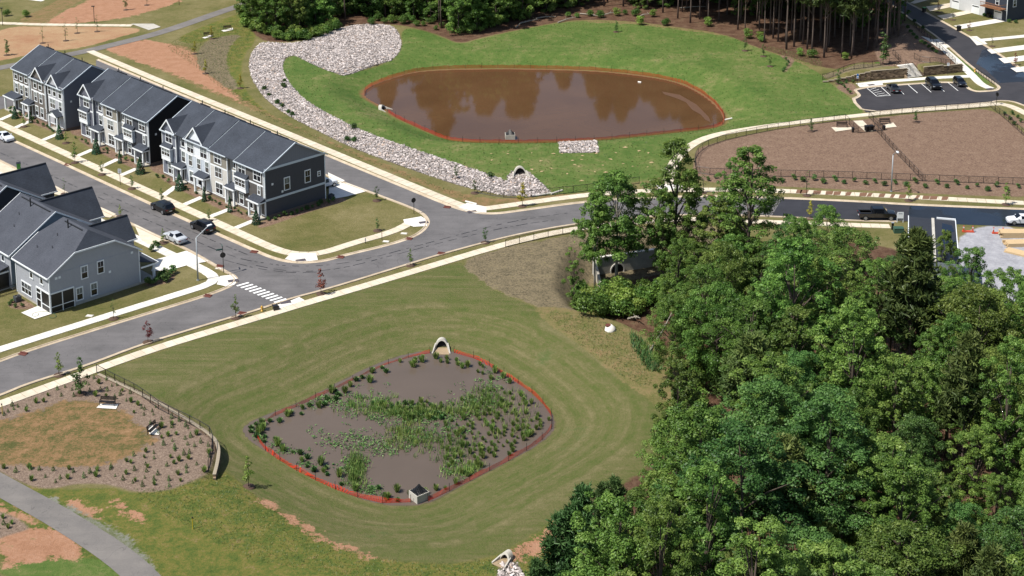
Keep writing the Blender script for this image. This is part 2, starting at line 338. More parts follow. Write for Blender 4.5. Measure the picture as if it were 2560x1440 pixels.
col = over(col, 'rip', zcol([(.3, '4a4540'), (.7, '7a746d')], cf), .1)
# wet clay rim at the waterlines
rim = t.mapr(t.math('ADD', t.attr('pond_u')[2], t.math('MULTIPLY', t.math('SUBTRACT', nm, .5), 1.6)), 1.5, .2)
col = t.mix(rim, col, srgb('74503a'))
rim2 = t.mapr(t.math('ADD', pdn, t.math('MULTIPLY', t.math('SUBTRACT', nm, .5), .6)), .35, -.1)
col = t.mix(rim2, col, srgb('50453a'))
t.put(b.inputs['Base Color'], col); b.inputs['Roughness'].default_value = .95; b.inputs['Specular IOR Level'].default_value = .15
t.put(b.inputs['Normal'], t.bump(t.math('ADD', nf_, t.math('MULTIPLY', nx_, .5)), .8, .2))
me.materials.append(gm)
ground = link(bpy.data.objects.new('ground', me)); tag(ground, 'open ground of mown lawn, clay, mulch and forest floor', kind='structure')
# ---------------------------------------------------------------- streets, kerbs, pavements
def asphalt(name, col, col2, rough=.8, spec=.35, wet=0.0, sc=.25):
    m, t, b = new_mat(name); geo = t.new('ShaderNodeNewGeometry').outputs['Position']
    n1 = t.noise(geo, sc, 5, .6); n2 = t.noise(geo, 6.0, 4, .7); n3 = t.noise(t.mapping(geo, (.05, 1.2, 1), R(-10)), .8, 4, .6)
    f = t.math('ADD', t.math('ADD', t.math('MULTIPLY', n1, .5), t.math('MULTIPLY', n2, .25)), t.math('MULTIPLY', n3, .25))
    st = t.mapr(t.noise(geo, .45, 5, .7, .5), .56, .70, 0, .35); cr = t.mapr(t.math('ABSOLUTE', t.math('SUBTRACT', t.noise(geo, .22, 3, .5, 1.5), .5)), .006, .0, 0, .3)
    bc = t.ramp(f, [(.36, srgb(col)), (.64, srgb(col2))]); bc = t.mix(st, bc, t.mix(1.0, bc, (.72, .71, .70), 'MULTIPLY')); bc = t.mix(cr, bc, srgb('1c1c1e')); t.put(b.inputs['Base Color'], bc)
    b.inputs['Specular IOR Level'].default_value = spec
    if wet: t.put(b.inputs['Roughness'], t.mapr(t.noise(geo, .12, 3, .5), .47, .53, .12, rough))
    else: b.inputs['Roughness'].default_value = rough
    t.put(b.inputs['Normal'], t.bump(n2, .2, .02)); return m
M_ASPH = asphalt('worn_asphalt', '504e4e', '686565'); M_NEW = asphalt('new_asphalt', '242428', '343439', .7)
M_WET = asphalt('wet_asphalt', '101318', '1a1e26', .45, .6, 1.0); M_LOT = asphalt('lot_asphalt', '28272a', '3b393c', .75)
M_TRAIL = asphalt('trail_asphalt', '5c5957', '746f6a', .85)
def concrete(name, c1, c2, sc=.8):
    m, t, b = new_mat(name); geo = t.new('ShaderNodeNewGeometry').outputs['Position']
    f = t.math('ADD', t.math('MULTIPLY', t.noise(geo, sc, 5, .65), .6), t.math('MULTIPLY', t.noise(geo, 7, 4, .7), .4))
    oi = t.new('ShaderNodeObjectInfo').outputs['Random']
    col = t.ramp(f, [(.35, srgb(c1)), (.65, srgb(c2))])
    col = t.mix(1.0, col, t.ramp(oi, [(0, (.90, .89, .87)), (1, (1, 1, 1))]), 'MULTIPLY')
    t.put(b.inputs['Base Color'], col); b.inputs['Roughness'].default_value = .85; b.inputs['Specular IOR Level'].default_value = .25; return m
M_CONC = concrete('pavement_concrete', 'b5a995', 'cfc5b3'); M_WHITE = concrete('fresh_concrete', 'c4c0b8', 'd8d4cc'); M_KERB = concrete('kerb_concrete', '9a8a73', 'c4b6a2', .5)
M_CAST = concrete('cast_concrete', '9a968d', 'b9b5ab')
M_PAINT = mat('road_paint', 'd9d9d6', .7, .06)
M_TAR = mat('tar_sealant', '1c1c1f', .6, .2)

def sheet(name, pts, z, m, parent=None, kind='structure', label=None, drape=False):
    pts = [Vector((p[0], p[1], z+(T1(p[0], p[1]) if drape else 0))) for p in pts]
    tr = tessellate_polygon([[Vector((p.x, p.y, 0)) for p in pts]]); fs = []
    for a_, b_, c_ in tr:
        n = (pts[b_]-pts[a_]).cross(pts[c_]-pts[a_]); fs.append((a_, b_, c_) if n.z > 0 else (a_, c_, b_))
    o = mobj(name, pts, fs, m, parent)
    if parent is None: tag(o, label, kind=kind)
    return o
def pxs(name, px, z, m, **k): return sheet(name, GP(px), z, m, **k)
A_UP = [(-60,314),(46,360),(372,512),(640,632),(677,647),(715,657),(760,660),(815,655),(865,640),(965,617),(1030,597),(1060,580),(1076,560),(1072,545),(1060,532),(1030,517),(917,475),(862,455),(820,438),(240,182)]
B_UP = [(240,150),(819,392),(940,442),(1110,512),(1145,525),(1190,535),(1235,537),(1280,532),(1455,507),(1605,496),(1792,492),(1955,497)]
C_LO = [(1930,539),(1755,534),(1600,540),(1440,557),(1280,586),(1107,632),(1015,660),(820,720),(715,747),(640,774),(582,790),(475,822),(350,860),(207,915),(67,957),(0,986),(-60,1006)]
D_UP = [(-60,926),(0,906),(55,885),(190,842),(360,790),(517,742),(570,722),(592,709),(597,698),(590,688),(572,680),(525,652),(462,617),(410,595),(340,562),(242,515),(125,460),(0,399),(-60,370)]
def sl(px, n=2): return smooth_line(GP(px), n)
road = sheet('road', np.vstack([sl(A_UP), sl(B_UP), sl(C_LO), sl(D_UP)]), .02, M_ASPH, label='grey asphalt residential street with its bend, side alley and crossing')
road2 = pxs('road', [(1955,497),(2170,507),(2275,514),(2268,553),(2240,552),(2152,551),(1930,539)], .022, M_NEW, label='dark new asphalt of the street beside the dog park')
road3 = pxs('road', [(2275,514),(2560,525),(2700,531),(2700,575),(2520,566),(2392,561),(2268,553)], .024, M_WET, label='wet blue-black asphalt at the far end of the street')
pxs('road', [(-80,262),(38,232),(60,242),(40,262),(-80,298)], .018, M_ASPH, label='short cross street beside the farthest townhouses')
LOT = [(2700,315),(2560,262),(2532,252),(2495,250),(2470,256),(2300,268),(2165,281),(2134,249),(2150,243),(2153,237),(2137,222),(2270,212),(2370,206),(2407,212),(2420,224),(2440,231),(2480,229),(2497,226),(2503,218),(2490,208),(2435,170),(2370,112),(2330,80),(2270,42),(2190,-25)]
ROADR = [(2240,-10),(2262,5),(2310,30),(2395,78),(2470,120),(2560,180),(2700,280)]
lot = sheet('parking_lot', np.vstack([GP(LOT), GP(ROADR)]), .02, M_LOT, label='fresh black asphalt parking lot and street by the dog park')
pxs('wet_asphalt', [(2455,125),(2470,122),(2560,182),(2590,205),(2545,205),(2500,208),(2462,172),(2440,160),(2448,145)], .026, M_WET, parent=None, label='shining wet patch on the street by the driveways')

def kerb(px, label, n=2, world=None):
    p = resample(sl(px, n) if world is None else world, .8); d = np.gradient(p, axis=0); d /= np.linalg.norm(d, axis=1)[:, None]; nrm = np.stack([-d[:, 1], d[:, 0]], 1)
    prof = [(-.02, .03), (.42, .035), (.47, .12), (.62, .125), (.64, -.1)]; v = []; f = []
    for i in range(len(p)):
        for (o, z) in prof: q = p[i]+nrm[i]*o; v.append((q[0], q[1], z))
    k = len(prof)
    for i in range(len(p)-1):
        for j in range(k-1): a_ = i*k+j; f.append((a_, a_+k, a_+k+1, a_+1)[::-1])
    return tag(mobj('kerb', v, f, M_KERB), label, kind='structure')
kerb(A_UP, 'pale concrete kerb round the corner lawn and townhouse verge'); kerb(B_UP+[(2170,507),(2275,514),(2560,525),(2700,531)], 'pale concrete kerb along the alley and the dog park street')
kerb([(2240,552),(2152,551)]+C_LO, 'pale concrete kerb along the pond side of the street'); kerb(D_UP, 'pale concrete kerb round the grey corner house')
kerb(LOT, 'white concrete kerb round the parking lot', 1); kerb(ROADR, 'white concrete kerb along the driveways', 1)

def slabs(name, px, w, m, label, step=1.5, z=.07, world=None, gap=.03):
    """a pavement of separate slabs with open joints"""
    p = resample(sl(px) if world is None else world, step); d = np.gradient(p, axis=0); d /= np.linalg.norm(d, axis=1)[:, None]; nrm = np.stack([-d[:, 1], d[:, 0]], 1)
    root = thing(name, label, None, (p[0][0], p[0][1], 0)); root['kind'] = 'structure'
    L_, R_ = p+nrm*w/2, p-nrm*w/2; tl, tr = T(L_), T(R_)
    for i in range(len(p)-1):
        a_, b_ = (.0+gap/step), 1-gap/step
        q = [R_[i]+(R_[i+1]-R_[i])*a_, R_[i]+(R_[i+1]-R_[i])*b_, L_[i]+(L_[i+1]-L_[i])*b_, L_[i]+(L_[i+1]-L_[i])*a_]
        zz = [tr[i], tr[i+1], tl[i+1], tl[i]]; dz = random.uniform(-.006, .006)
        top = [(q[k][0]-p[0][0], q[k][1]-p[0][1], zz[k]+z+dz) for k in range(4)]; bot = [(a, b2, c-.16) for a, b2, c in top]
        mobj('slab', top+bot, [(0,1,2,3),(4,7,6,5),(0,4,5,1),(1,5,6,2),(2,6,7,3),(3,7,4,0)], m, root)
    return root
W1 = 1.65
s1 = slabs('sidewalk', [(-60,281),(0,309),(640,602),(690,624),(730,635),(775,637),(815,631),(890,606),(960,587),(1005,570),(1022,558),(1040,550)], W1, M_CONC, 'cream concrete pavement in front of the townhouses and round the corner lawn')
s2 = slabs('sidewalk', [(225,128),(400,203),(640,301),(900,410),(1080,485),(1165,519),(1195,524),(1230,520),(1280,513),(1465,487),(1600,478),(1755,474),(1920,477),(1987,479),(2220,490),(2407,500),(2560,508),(2680,514)], 1.75, M_CONC, 'long cream concrete pavement behind the townhouses and along the dog park')
s3 = slabs('sidewalk', [(-60,1031),(0,1011),(240,924),(400,867),(640,796),(775,755),(890,722),(1040,677),(1280,605),(1440,571),(1580,557),(1705,548),(1780,550),(1930,556),(2182,565),(2225,566)], W1, M_CONC, 'cream concrete pavement above the planted pond')
s4 = slabs('sidewalk', [(-60,894),(0,874),(270,790),(475,727),(515,714),(535,703),(535,693),(520,681),(475,658),(425,636),(375,612),(300,578),(200,530),(60,462),(-60,404)], W1, M_WHITE, 'bright new pavement curving round the grey corner house')
s5 = slabs('sidewalk', [(1668,470),(1672,440),(1682,410),(1705,380),(1745,352),(1800,334),(1900,318),(2010,304),(2130,291),(2245,279),(2400,268),(2470,262),(2500,259),(2530,266),(2580,292)], 1.8, M_CONC, 'curving footpath along the top fence of the dog park')
s6 = slabs('sidewalk', [(2145,212),(2200,205),(2270,200),(2345,194),(2425,191)], 1.7, M_WHITE, 'white pavement at the head of the parking bays')
s7 = slabs('sidewalk', [(2312,96),(2335,108),(2357,121),(2395,155),(2432,190),(2452,212),(2478,222)], 1.8, M_WHITE, 'white pavement sloping down beside the stairs to the street corner')
s8 = slabs('sidewalk', [(-60,56),(0,58),(100,62),(330,64)], 2.0, M_CONC, 'straight concrete footpath across the red clay')
FLATS = [('driveway', [(352,600),(335,560),(352,568),(412,600),(400,603),(392,614),(372,612)], M_CONC, 'cream driveway apron beside the grey house roofs'),
 ('driveway', [(388,650),(425,640),(455,631),(466,628),(522,654),(500,658),(472,663),(440,672),(420,676),(378,679)], M_WHITE, 'white driveway crossing the pavement at the corner house'),
 ('driveway', [(232,510),(255,520),(290,536),(275,545),(240,540)], M_CONC, 'driveway apron between the two nearer house roofs'), ('driveway', [(118,455),(140,466),(178,486),(165,492),(130,485)], M_CONC, 'driveway apron beside the farthest dark roof'), ('driveway', [(-20,396),(10,408),(45,424),(15,435),(-20,425)], M_CONC, 'driveway apron with the green bin'),
 ('driveway', [(820,432),(862,452),(852,459),(822,449)], M_WHITE, 'narrow garage drive behind the end townhouse'), ('driveway', [(822,462),(866,458),(919,478),(868,492),(823,500)], M_WHITE, 'garage drive under the white pickup'),
 ('patio', [(53,783),(95,766),(131,785),(87,799)], M_WHITE, 'white concrete patio at the screened porch'),
 ('ramp', [(727,634),(790,634),(795,651),(752,657),(712,649)], M_WHITE, 'pavement ramp at the inside of the bend'), ('ramp', [(1008,550),(1053,542),(1066,550),(1068,566),(1034,568),(1012,560)], M_WHITE, 'pavement ramp at the point of the corner lawn'), ('ramp', [(1143,521),(1168,508),(1216,518),(1216,534),(1180,533)], M_WHITE, 'pavement ramp across the alley mouth'),
 ('ramp', [(550,691),(582,688),(593,698),(588,712),(570,718),(542,712)], M_WHITE, 'pavement ramp at the crosswalk by the stop sign'), ('ramp', [(688,765),(728,752),(748,744),(762,752),(700,772)], M_WHITE, 'pavement ramp at the pond end of the crosswalk'),
 ('ramp', [(2143,213),(2205,206),(2208,213),(2150,219)], M_WHITE, 'ramp at the striped parking bay'), ('ramp', [(2316,100),(2348,98),(2376,118),(2360,122)], M_WHITE, 'ramp opposite the far driveways'), ('ramp', [(1640,462),(1735,462),(1700,474),(1648,476)], M_WHITE, 'paved apron where the dog park path meets the street'),
 ('driveway', [(2275,8),(2300,-6),(2345,-6),(2286,10)], M_CONC, 'farthest of the parallel driveways'), ('driveway', [(2315,17),(2406,4),(2412,11),(2325,29)], M_CONC, 'driveway with the green-lidded bin at its foot'), ('driveway', [(2342,40),(2445,23),(2453,28),(2359,49)], M_CONC, 'driveway between two lawns below the white garage'), ('driveway', [(2384,65),(2494,47),(2515,54),(2404,73)], M_WHITE, 'white driveway with the black bin at its foot'),
 ('walkway', [(2422,92),(2442,91),(2452,98),(2640,80),(2640,87),(2461,104),(2469,111),(2442,114)], M_WHITE, 'white walkway with a ramp into the far lawn'), ('driveway', [(2467,125),(2640,103),(2640,115),(2479,135)], M_WHITE, 'white driveway third from the bottom edge of the far lawns'), ('driveway', [(2496,147),(2640,130),(2640,142),(2511,159)], M_WHITE, 'white driveway second from the bottom of the far lawns'), ('driveway', [(2526,171),(2640,157),(2640,172),(2541,181)], M_WHITE, 'white driveway nearest the parking lot'),
 ('pad', [(2078,319),(2130,319),(2131,324),(2089,330)], M_CONC, 'concrete pad under the left dog park bench'), ('walkway', [(2133,303),(2157,302),(2183,329),(2162,329)], M_CONC, 'concrete walk inside the dog park gate'), ('pad', [(2209,314),(2233,307),(2242,318),(2210,321)], M_CONC, 'concrete pad under the right dog park bench'),
 ('pad', [(241,1021),(251,1011),(296,1012),(290,1024)], M_WHITE, 'white pad under the bench facing the pond'), ('pad', [(370,1068),(380,1063),(400,1082),(397,1089),(374,1087)], M_WHITE, 'white pad under the bench by the retaining wall'), ('pad', [(505,95),(530,87),(533,90),(512,97)], M_WHITE, 'white pad under the far left bench'), ('pad', [(553,77),(582,70),(583,75),(560,80)], M_WHITE, 'white pad under the far right bench'),
 ('pad', [(2302,148),(2318,146),(2341,159),(2319,161)], M_WHITE, 'white slab inside the fenced terrace'), ('pad', [(90,-4),(112,2),(102,4),(70,0)], M_WHITE, 'white slab at the far edge of the field'), ('apron', [(327,60),(384,60),(402,68),(372,76),(350,68)], M_CAST, 'grey apron joining the footpath to the trail')]
for nm_, px, m_, lb in FLATS: pxs(nm_, px, .085 if nm_ in ('ramp', 'pad', 'apron', 'walkway', 'patio') else .08, m_, label=lb)
WALKS = [((0,300),(32,286)), ((38,320),(76,303)), ((107,351),(152,332)), ((193,391),(232,374)), ((254,417),(295,398)), ((302,439),(342,422)), ((409,489),(440,466)), ((461,512),(505,493)), ((526,542),(575,523)), ((588,571),(634,552))]
for (p0, p1), lb in zip(WALKS, ['farthest', 'second', 'third', 'fourth', 'fifth', 'sixth', 'seventh', 'eighth', 'ninth', 'nearest']):
    slabs('front_walk', None, 1.1, M_WHITE, lb+' short front walk from pavement to townhouse porch, counting from the trail', world=np.array([G(*p0)[:2], G(*p1)[:2]]), z=.06)
def strip(name, px, w, z, m, label, parent=None, drape=True, n=2, world=None):
    p = resample(sl(px, n) if world is None else world, 2.0); d = np.gradient(p, axis=0); d /= np.linalg.norm(d, axis=1)[:, None]; nrm = np.stack([-d[:, 1], d[:, 0]], 1)
    v = []; f = []
    for i in range(len(p)):
        for s_ in (-1, 1):
            q = p[i]+nrm[i]*w/2*s_; v.append((q[0], q[1], z+(T1(q[0], q[1]) if drape else 0)))
    for i in range(len(p)-1): f.append((2*i, 2*i+2, 2*i+3, 2*i+1))
    o = mobj(name, v, f, m, parent)
    if parent is None: tag(o, label, kind='structure')
    return o
strip('trail', [(680,-14),(620,8),(560,27),(450,66),(380,88),(300,108),(200,132),(60,158),(-60,182)], 3.3, .05, M_TRAIL, 'grey asphalt trail behind the townhouses')
strip('trail', [(-60,1180),(0,1213),(60,1246),(130,1284),(200,1327),(270,1372),(330,1418),(385,1475)], 3.1, .05, M_TRAIL, 'grey asphalt trail in the near corner')
# paint and sealant on the streets
def bar(parent, a_, b_, w, z=.034, m=None, name='line'):
    a_, b_ = np.array(a_), np.array(b_); d = b_-a_; d = d/np.linalg.norm(d); n = np.array([-d[1], d[0]])*w/2
    return mobj(name, [(*(a_-n), z), (*(b_-n), z), (*(b_+n), z), (*(a_+n), z)], [(0, 1, 2, 3)], m or M_PAINT, parent)
for k in range(10):
    c = G(607+k*10.4, 711+k*4.55); u = Vector((math.cos(R(38)), math.sin(R(38)), 0))*.95
    bar(road, (c-u)[:2], (c+u)[:2], .42, name='crosswalk_bar')
for a_, b_ in [((2168,221),(2192,241)), ((2203,218),(2226,239)), ((2192,241),(2226,239)), ((2236,213),(2260,236)), ((2270,212),(2294,233)), ((2304,210),(2328,231)), ((2337,208),(2361,229)), ((2369,206),(2395,227))]:
    bar(lot, G(*a_)[:2], G(*b_)[:2], .14, name='stall_line')
for k in range(5): bar(lot, G(2176+k*5.2, 224+k*4)[:2], G(2190+k*7.2, 219.5+k*4.4)[:2], .12, name='stall_line')
for pl in [[(112,432),(230,485),(330,535),(420,572),(520,617),(600,648),(640,655),(715,666),(815,665),(915,649),(1065,609),(1280,552),(1440,530)], [(258,483),(330,515),(450,566),(550,610),(640,645)], [(640,664),(700,676),(760,680),(850,673),(970,642),(1140,597),(1280,565),(1400,548)], [(0,382),(60,408),(112,432)], [(560,650),(640,672),(730,683),(800,680)], [(1605,512),(1800,505),(1930,508)]]:
    p = resample(sl(pl), .5); i = 0
    while i < len(p)-3:
        k = random.randint(1, 4); j = min(i+k, len(p)-1); q = p[i:j+1]
        strip('tar_line', None, random.uniform(.09, .2), .031, M_TAR, None, road, False, 0, q); i = j+random.randint(1, 2)
M_PLATE = mat('dark_plate', '4a4448', .6)
for par, px in ((s1, (752,652)), (s1, (1059,557)), (s2, (1180,530)), (s4, (583,703)), (s3, (714,757)), (s6, (2178,213)), (s7, (2359,110)), (s7, (2474,223))):
    c = G(*px); w, h = .75, .45
    o = mobj('tactile_plate', [(-w, -h, .098), (w, -h, .098), (w, h, .098), (-w, h, .098)], [(0, 1, 2, 3)], M_PLATE, par); o.location = c-par.location; o.rotation_euler = (0, 0, R(20))
M_IRON = mat('rusty_iron', '5a2f25', .7, .3)
DR = [(167,413,'beside the speed sign verge'),(1117,519,'at the alley mouth'),(518,741,'below the bright corner pavement'),(56,886,'at the far left of the lower street'),(850,644,'on the inside of the bend'),(1021,598,'near the tip of the corner lawn'),(1102,635,'opposite the corner lawn on the pond side'),(1776,492,'in front of the dog park path'),(634,631,'on the townhouse side before the bend'),(548,667,'beside the stop sign'),(604,785,'on the pond side near the crosswalk')]
for x, y, lb in DR:
    t_ = thing('storm_drain', 'rust red iron storm drain in the kerb '+lb, 'storm drain', G(x, y, .03), R(-20), 'storm drains in the kerbs')
    MB().box(-.55, .55, -.25, .25, 0, .05).obj('grate', M_IRON, t_); MB().box(-.55, .55, .25, .45, 0, .16).obj('hood', M_IRON, t_)
# muddy stains on the pavement by the dog park are wet earth washed over the slabs
M_MUD = mat('washed_mud', '6b4d38', .8, .2)
for k in range(15):
    x = 1990+k*27+random.uniform(-8, 8); y = 479+(x-1987)*.0475
    w = random.uniform(5, 13); c = [(x-w+4, y-4.2), (x+w*.6+4, y-4.2), (x+w-4, y+4.4), (x-w*.5-4, y+4.4)]
    sheet('mud_stain', GP(c), .083, M_MUD, kind='stuff', label='brown mud washed across the dog park pavement')
# ---------------------------------------------------------------- water
def water(name, poly, z, c, label, rough=.02):
    m, t, b = new_mat(name+'_water'); geo = t.new('ShaderNodeNewGeometry').outputs['Position']
    n = t.noise(geo, .07, 4, .6, .4)
    t.put(b.inputs['Base Color'], t.ramp(n, [(.35, c[0]), (.65, c[1])])); b.inputs['Roughness'].default_value = rough; b.inputs['IOR'].default_value = 1.33; b.inputs['Specular IOR Level'].default_value = .26
    t.put(b.inputs['Normal'], t.bump(t.noise(geo, 1.6, 3, .5), .05, .05))
    c0 = poly.mean(0); pl = c0+(poly-c0)*(1+.25/np.linalg.norm(poly-c0, axis=1))[:, None]
    return sheet('water', pl, z, m, label=label)
water('upper', P_UP, ZUP, ((.072, .037, .017), (.09, .047, .022)), 'red-brown muddy water of the upper pond', .05)
water('lower', P_LOW, ZLOW, ((.09, .07, .056), (.105, .082, .066)), 'grey-brown muddy water of the planted pond', .05)
pxs('mud_bank', [(1655,206),(1700,214),(1742,238),(1772,268),(1778,282),(1764,275),(1752,262),(1730,250),(1715,232),(1690,222),(1662,213)], ZUP+.03, mat('wet_silt', '553c28', .6, .2), label='wet silt shoal at the far end of the upper pond')
# ---------------------------------------------------------------- buildings
def siding(name, col, board=False, pitch=.2):
    if name in MATS: return MATS[name]
    m, t, b = new_mat(name); c = srgb(col); tc = t.new('ShaderNodeTexCoord').outputs['Object']
    sp = t.new('ShaderNodeSeparateXYZ'); t.put(sp.inputs[0], tc)
    k = t.math('ADD', sp.outputs[0], sp.outputs[1]) if board else sp.outputs[2]
    fr = t.math('FRACT', t.math('DIVIDE', k, .42 if board else pitch))
    ln = t.mapr(fr, .0, .16 if board else .22, 0, 1)
    n = t.noise(tc, 1.3, 4, .6); n2 = t.noise(t.mapping(tc, (3, 3, .4)), 1.0, 3, .6)
    cc = t.mix(t.math('ADD', t.math('MULTIPLY', n, .6), t.math('MULTIPLY', n2, .4)), tuple(x*.88 for x in c), tuple(min(1, x*1.1) for x in c))
    cc = t.mix(ln, t.mix(1.0, cc, (.74, .74, .76), 'MULTIPLY'), cc)
    t.put(b.inputs['Base Color'], cc); b.inputs['Roughness'].default_value = .75; b.inputs['Specular IOR Level'].default_value = .3
    t.put(b.inputs['Normal'], t.bump(fr, .35, .03)); MATS[name] = m; return m
def shingle(name, c1, c2):
    m, t, b = new_mat(name); tc = t.new('ShaderNodeTexCoord').outputs['Object']; sp = t.new('ShaderNodeSeparateXYZ'); t.put(sp.inputs[0], tc)
    fr = t.math('FRACT', t.math('DIVIDE', sp.outputs[2], .11))
    n = t.noise(t.mapping(tc, (1.2, 1.2, 7)), 2.2, 5, .7); n2 = t.noise(tc, .35, 3, .5)
    f = t.math('ADD', t.math('MULTIPLY', n, .65), t.math('MULTIPLY', n2, .35))
    cc = t.ramp(f, [(.34, srgb(c1)), (.66, srgb(c2))]); cc = t.mix(t.mapr(fr, 0, .25), t.mix(1.0, cc, (.7, .7, .72), 'MULTIPLY'), cc)
    t.put(b.inputs['Base Color'], cc); b.inputs['Roughness'].default_value = .9; b.inputs['Specular IOR Level'].default_value = .2
    t.put(b.inputs['Normal'], t.bump(t.math('ADD', fr, n), .4, .03)); return m
M_ROOF = shingle('charcoal_shingle', '2d3138', '434851'); M_ROOF2 = shingle('slate_shingle', '383b42', '4c4f57')
M_TRIM = mat('white_trim', 'd6dadc', .55, .05); M_FASC = mat('pale_fascia', 'b9c2c9', .5, .05)
M_STONE = mat('stone_base', '6a5c50', .9, .35, 4.0, bump=.4); M_DOOR = mat('dark_door', '1d1b1d', .5, .2); M_VENT = mat('vent_metal', '1a1b1f', .6, .2)
M_SCREEN = mat('porch_screen', '16171a', .45, .25, 1.5)
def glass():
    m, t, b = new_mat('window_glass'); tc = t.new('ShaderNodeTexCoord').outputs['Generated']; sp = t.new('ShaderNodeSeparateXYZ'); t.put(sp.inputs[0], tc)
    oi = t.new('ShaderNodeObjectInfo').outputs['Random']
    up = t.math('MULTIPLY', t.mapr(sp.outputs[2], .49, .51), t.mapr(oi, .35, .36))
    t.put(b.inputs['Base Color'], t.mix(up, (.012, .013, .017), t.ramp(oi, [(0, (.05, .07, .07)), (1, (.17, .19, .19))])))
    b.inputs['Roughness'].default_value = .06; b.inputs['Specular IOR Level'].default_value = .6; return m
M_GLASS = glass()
WCACHE = {}
def window(par, x, z, w, h, rot=0.0, lights=1, pos=None, trim=None):
    """par-local window in a wall that faces -y, before turning it by rot"""
    key = (round(w, 2), round(h, 2), lights)
    if key not in WCACHE:
        c = .13; f = MB(); f.box(-w/2-c, w/2+c, -.06, .02, h, h+c*1.3); f.box(-w/2-c, w/2+c, -.08, .02, -c, 0); f.box(-w/2-c, -w/2, -.06, .02, 0, h); f.box(w/2, w/2+c, -.06, .02, 0, h)
        lw = w/lights
        for k in range(1, lights): xx = -w/2+k*lw; f.box(xx-.045, xx+.045, -.05, .02, 0, h)
        for k in range(lights): a_ = -w/2+k*lw; f.box(a_, a_+lw, -.045, .01, h/2-.03, h/2+.03); f.box(a_+lw/2-.015, a_+lw/2+.015, -.04, .01, h/2+.03, h)
        p = MB(); p.poly([(-w/2, -.02, 0), (w/2, -.02, 0), (w/2, -.02, h), (-w/2, -.02, h)])
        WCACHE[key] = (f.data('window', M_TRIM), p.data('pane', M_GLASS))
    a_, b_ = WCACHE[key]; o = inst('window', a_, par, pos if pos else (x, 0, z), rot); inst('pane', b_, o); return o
def gable_roof(par, x0, x1, y0, y1, ze, p, ov=.35, side0=.0, side1=.0, m=None, th=.16, name='roof'):
    ym = (y0+y1)/2; zr = ze+(ym-y0)*p; a_ = y0-ov; c_ = y1+ov; zo = ze-ov*p
    return MB().prism([(x0-side0, a_, zo), (x0-side0, ym, zr), (x0-side0, c_, zo), (x0-side0, c_, zo-th), (x0-side0, ym, zr-th), (x0-side0, a_, zo-th)][::-1], (x1-x0+side0+side1, 0, 0)).obj(name, m or M_ROOF, par)
def rake(par, x, y0, y1, ze, p, ov=.35, w=.13, m=None, lift=.04, d=.2):
    ym = (y0+y1)/2; zr = ze+(ym-y0)*p; mb = MB()
    for (ya, yb) in ((y0-ov, ym), (y1+ov, ym)):
        za = ze-ov*p; mb.prism([(x, ya, za+lift), (x, yb, zr+lift), (x, yb, zr+lift-d), (x, ya, za+lift-d)], (w, 0, 0))
    return mb.obj('rake_trim', m or M_FASC, par)
def cross_gable(par, xc, w, ze, p2, p, yf, wallm, m=None, ov=.3):
    zr = ze+w/2*p2; yb = (zr-ze)/p; o = ov
    mb = MB()
    for s_ in (-1, 1):
        xe = xc+s_*(w/2+o); zo = ze-o*p2; top = [(xe, yf-o, zo+.05), (xc, yf-o, zr+.05), (xc, yb, zr+.05), (xe, max(0, (zo-ze)/p), zo+.05)]
        mb.prism(top if s_ < 0 else top[::-1], (0, 0, -.14))
    r_ = mb.obj('roof', m or M_ROOF, par)
    MB().prism([(xc-w/2, yf, ze-.1), (xc+w/2, yf, ze-.1), (xc, yf, zr-.06)], (0, .12, 0)).obj('gable_wall', wallm, par)
    t_ = MB()
    for s_ in (-1, 1):
        xe = xc+s_*(w/2+o); zo = ze-o*p2
        t_.prism([(xe, yf-o-.05, zo+.08), (xc, yf-o-.05, zr+.08), (xc, yf-o-.05, zr-.2), (xe, yf-o-.05, zo-.14)], (0, .1, 0))
    t_.obj('rake_trim', M_TRIM, par); return r_
def shed_roof(par, x0, x1, y0, yf, zt, zf, m=None, name='porch_roof', ov=.15):
    r_ = MB().prism([(x0-ov, y0, zt), (x0-ov, yf-.12, zf), (x0-ov, yf-.12, zf-.1), (x0-ov, y0, zf-.1)], (x1-x0+2*ov, 0, 0)).obj(name, m or M_ROOF, par)
    MB().box(x0-ov-.03, x1+ov+.03, yf-.2, yf-.12, zf-.2, zf+.02).box(x0-ov-.04, x0-ov, yf-.12, y0, zf-.2, zf).box(x1+ov, x1+ov+.04, yf-.12, y0, zf-.2, zf).obj('fascia', M_TRIM, r_)
    return r_
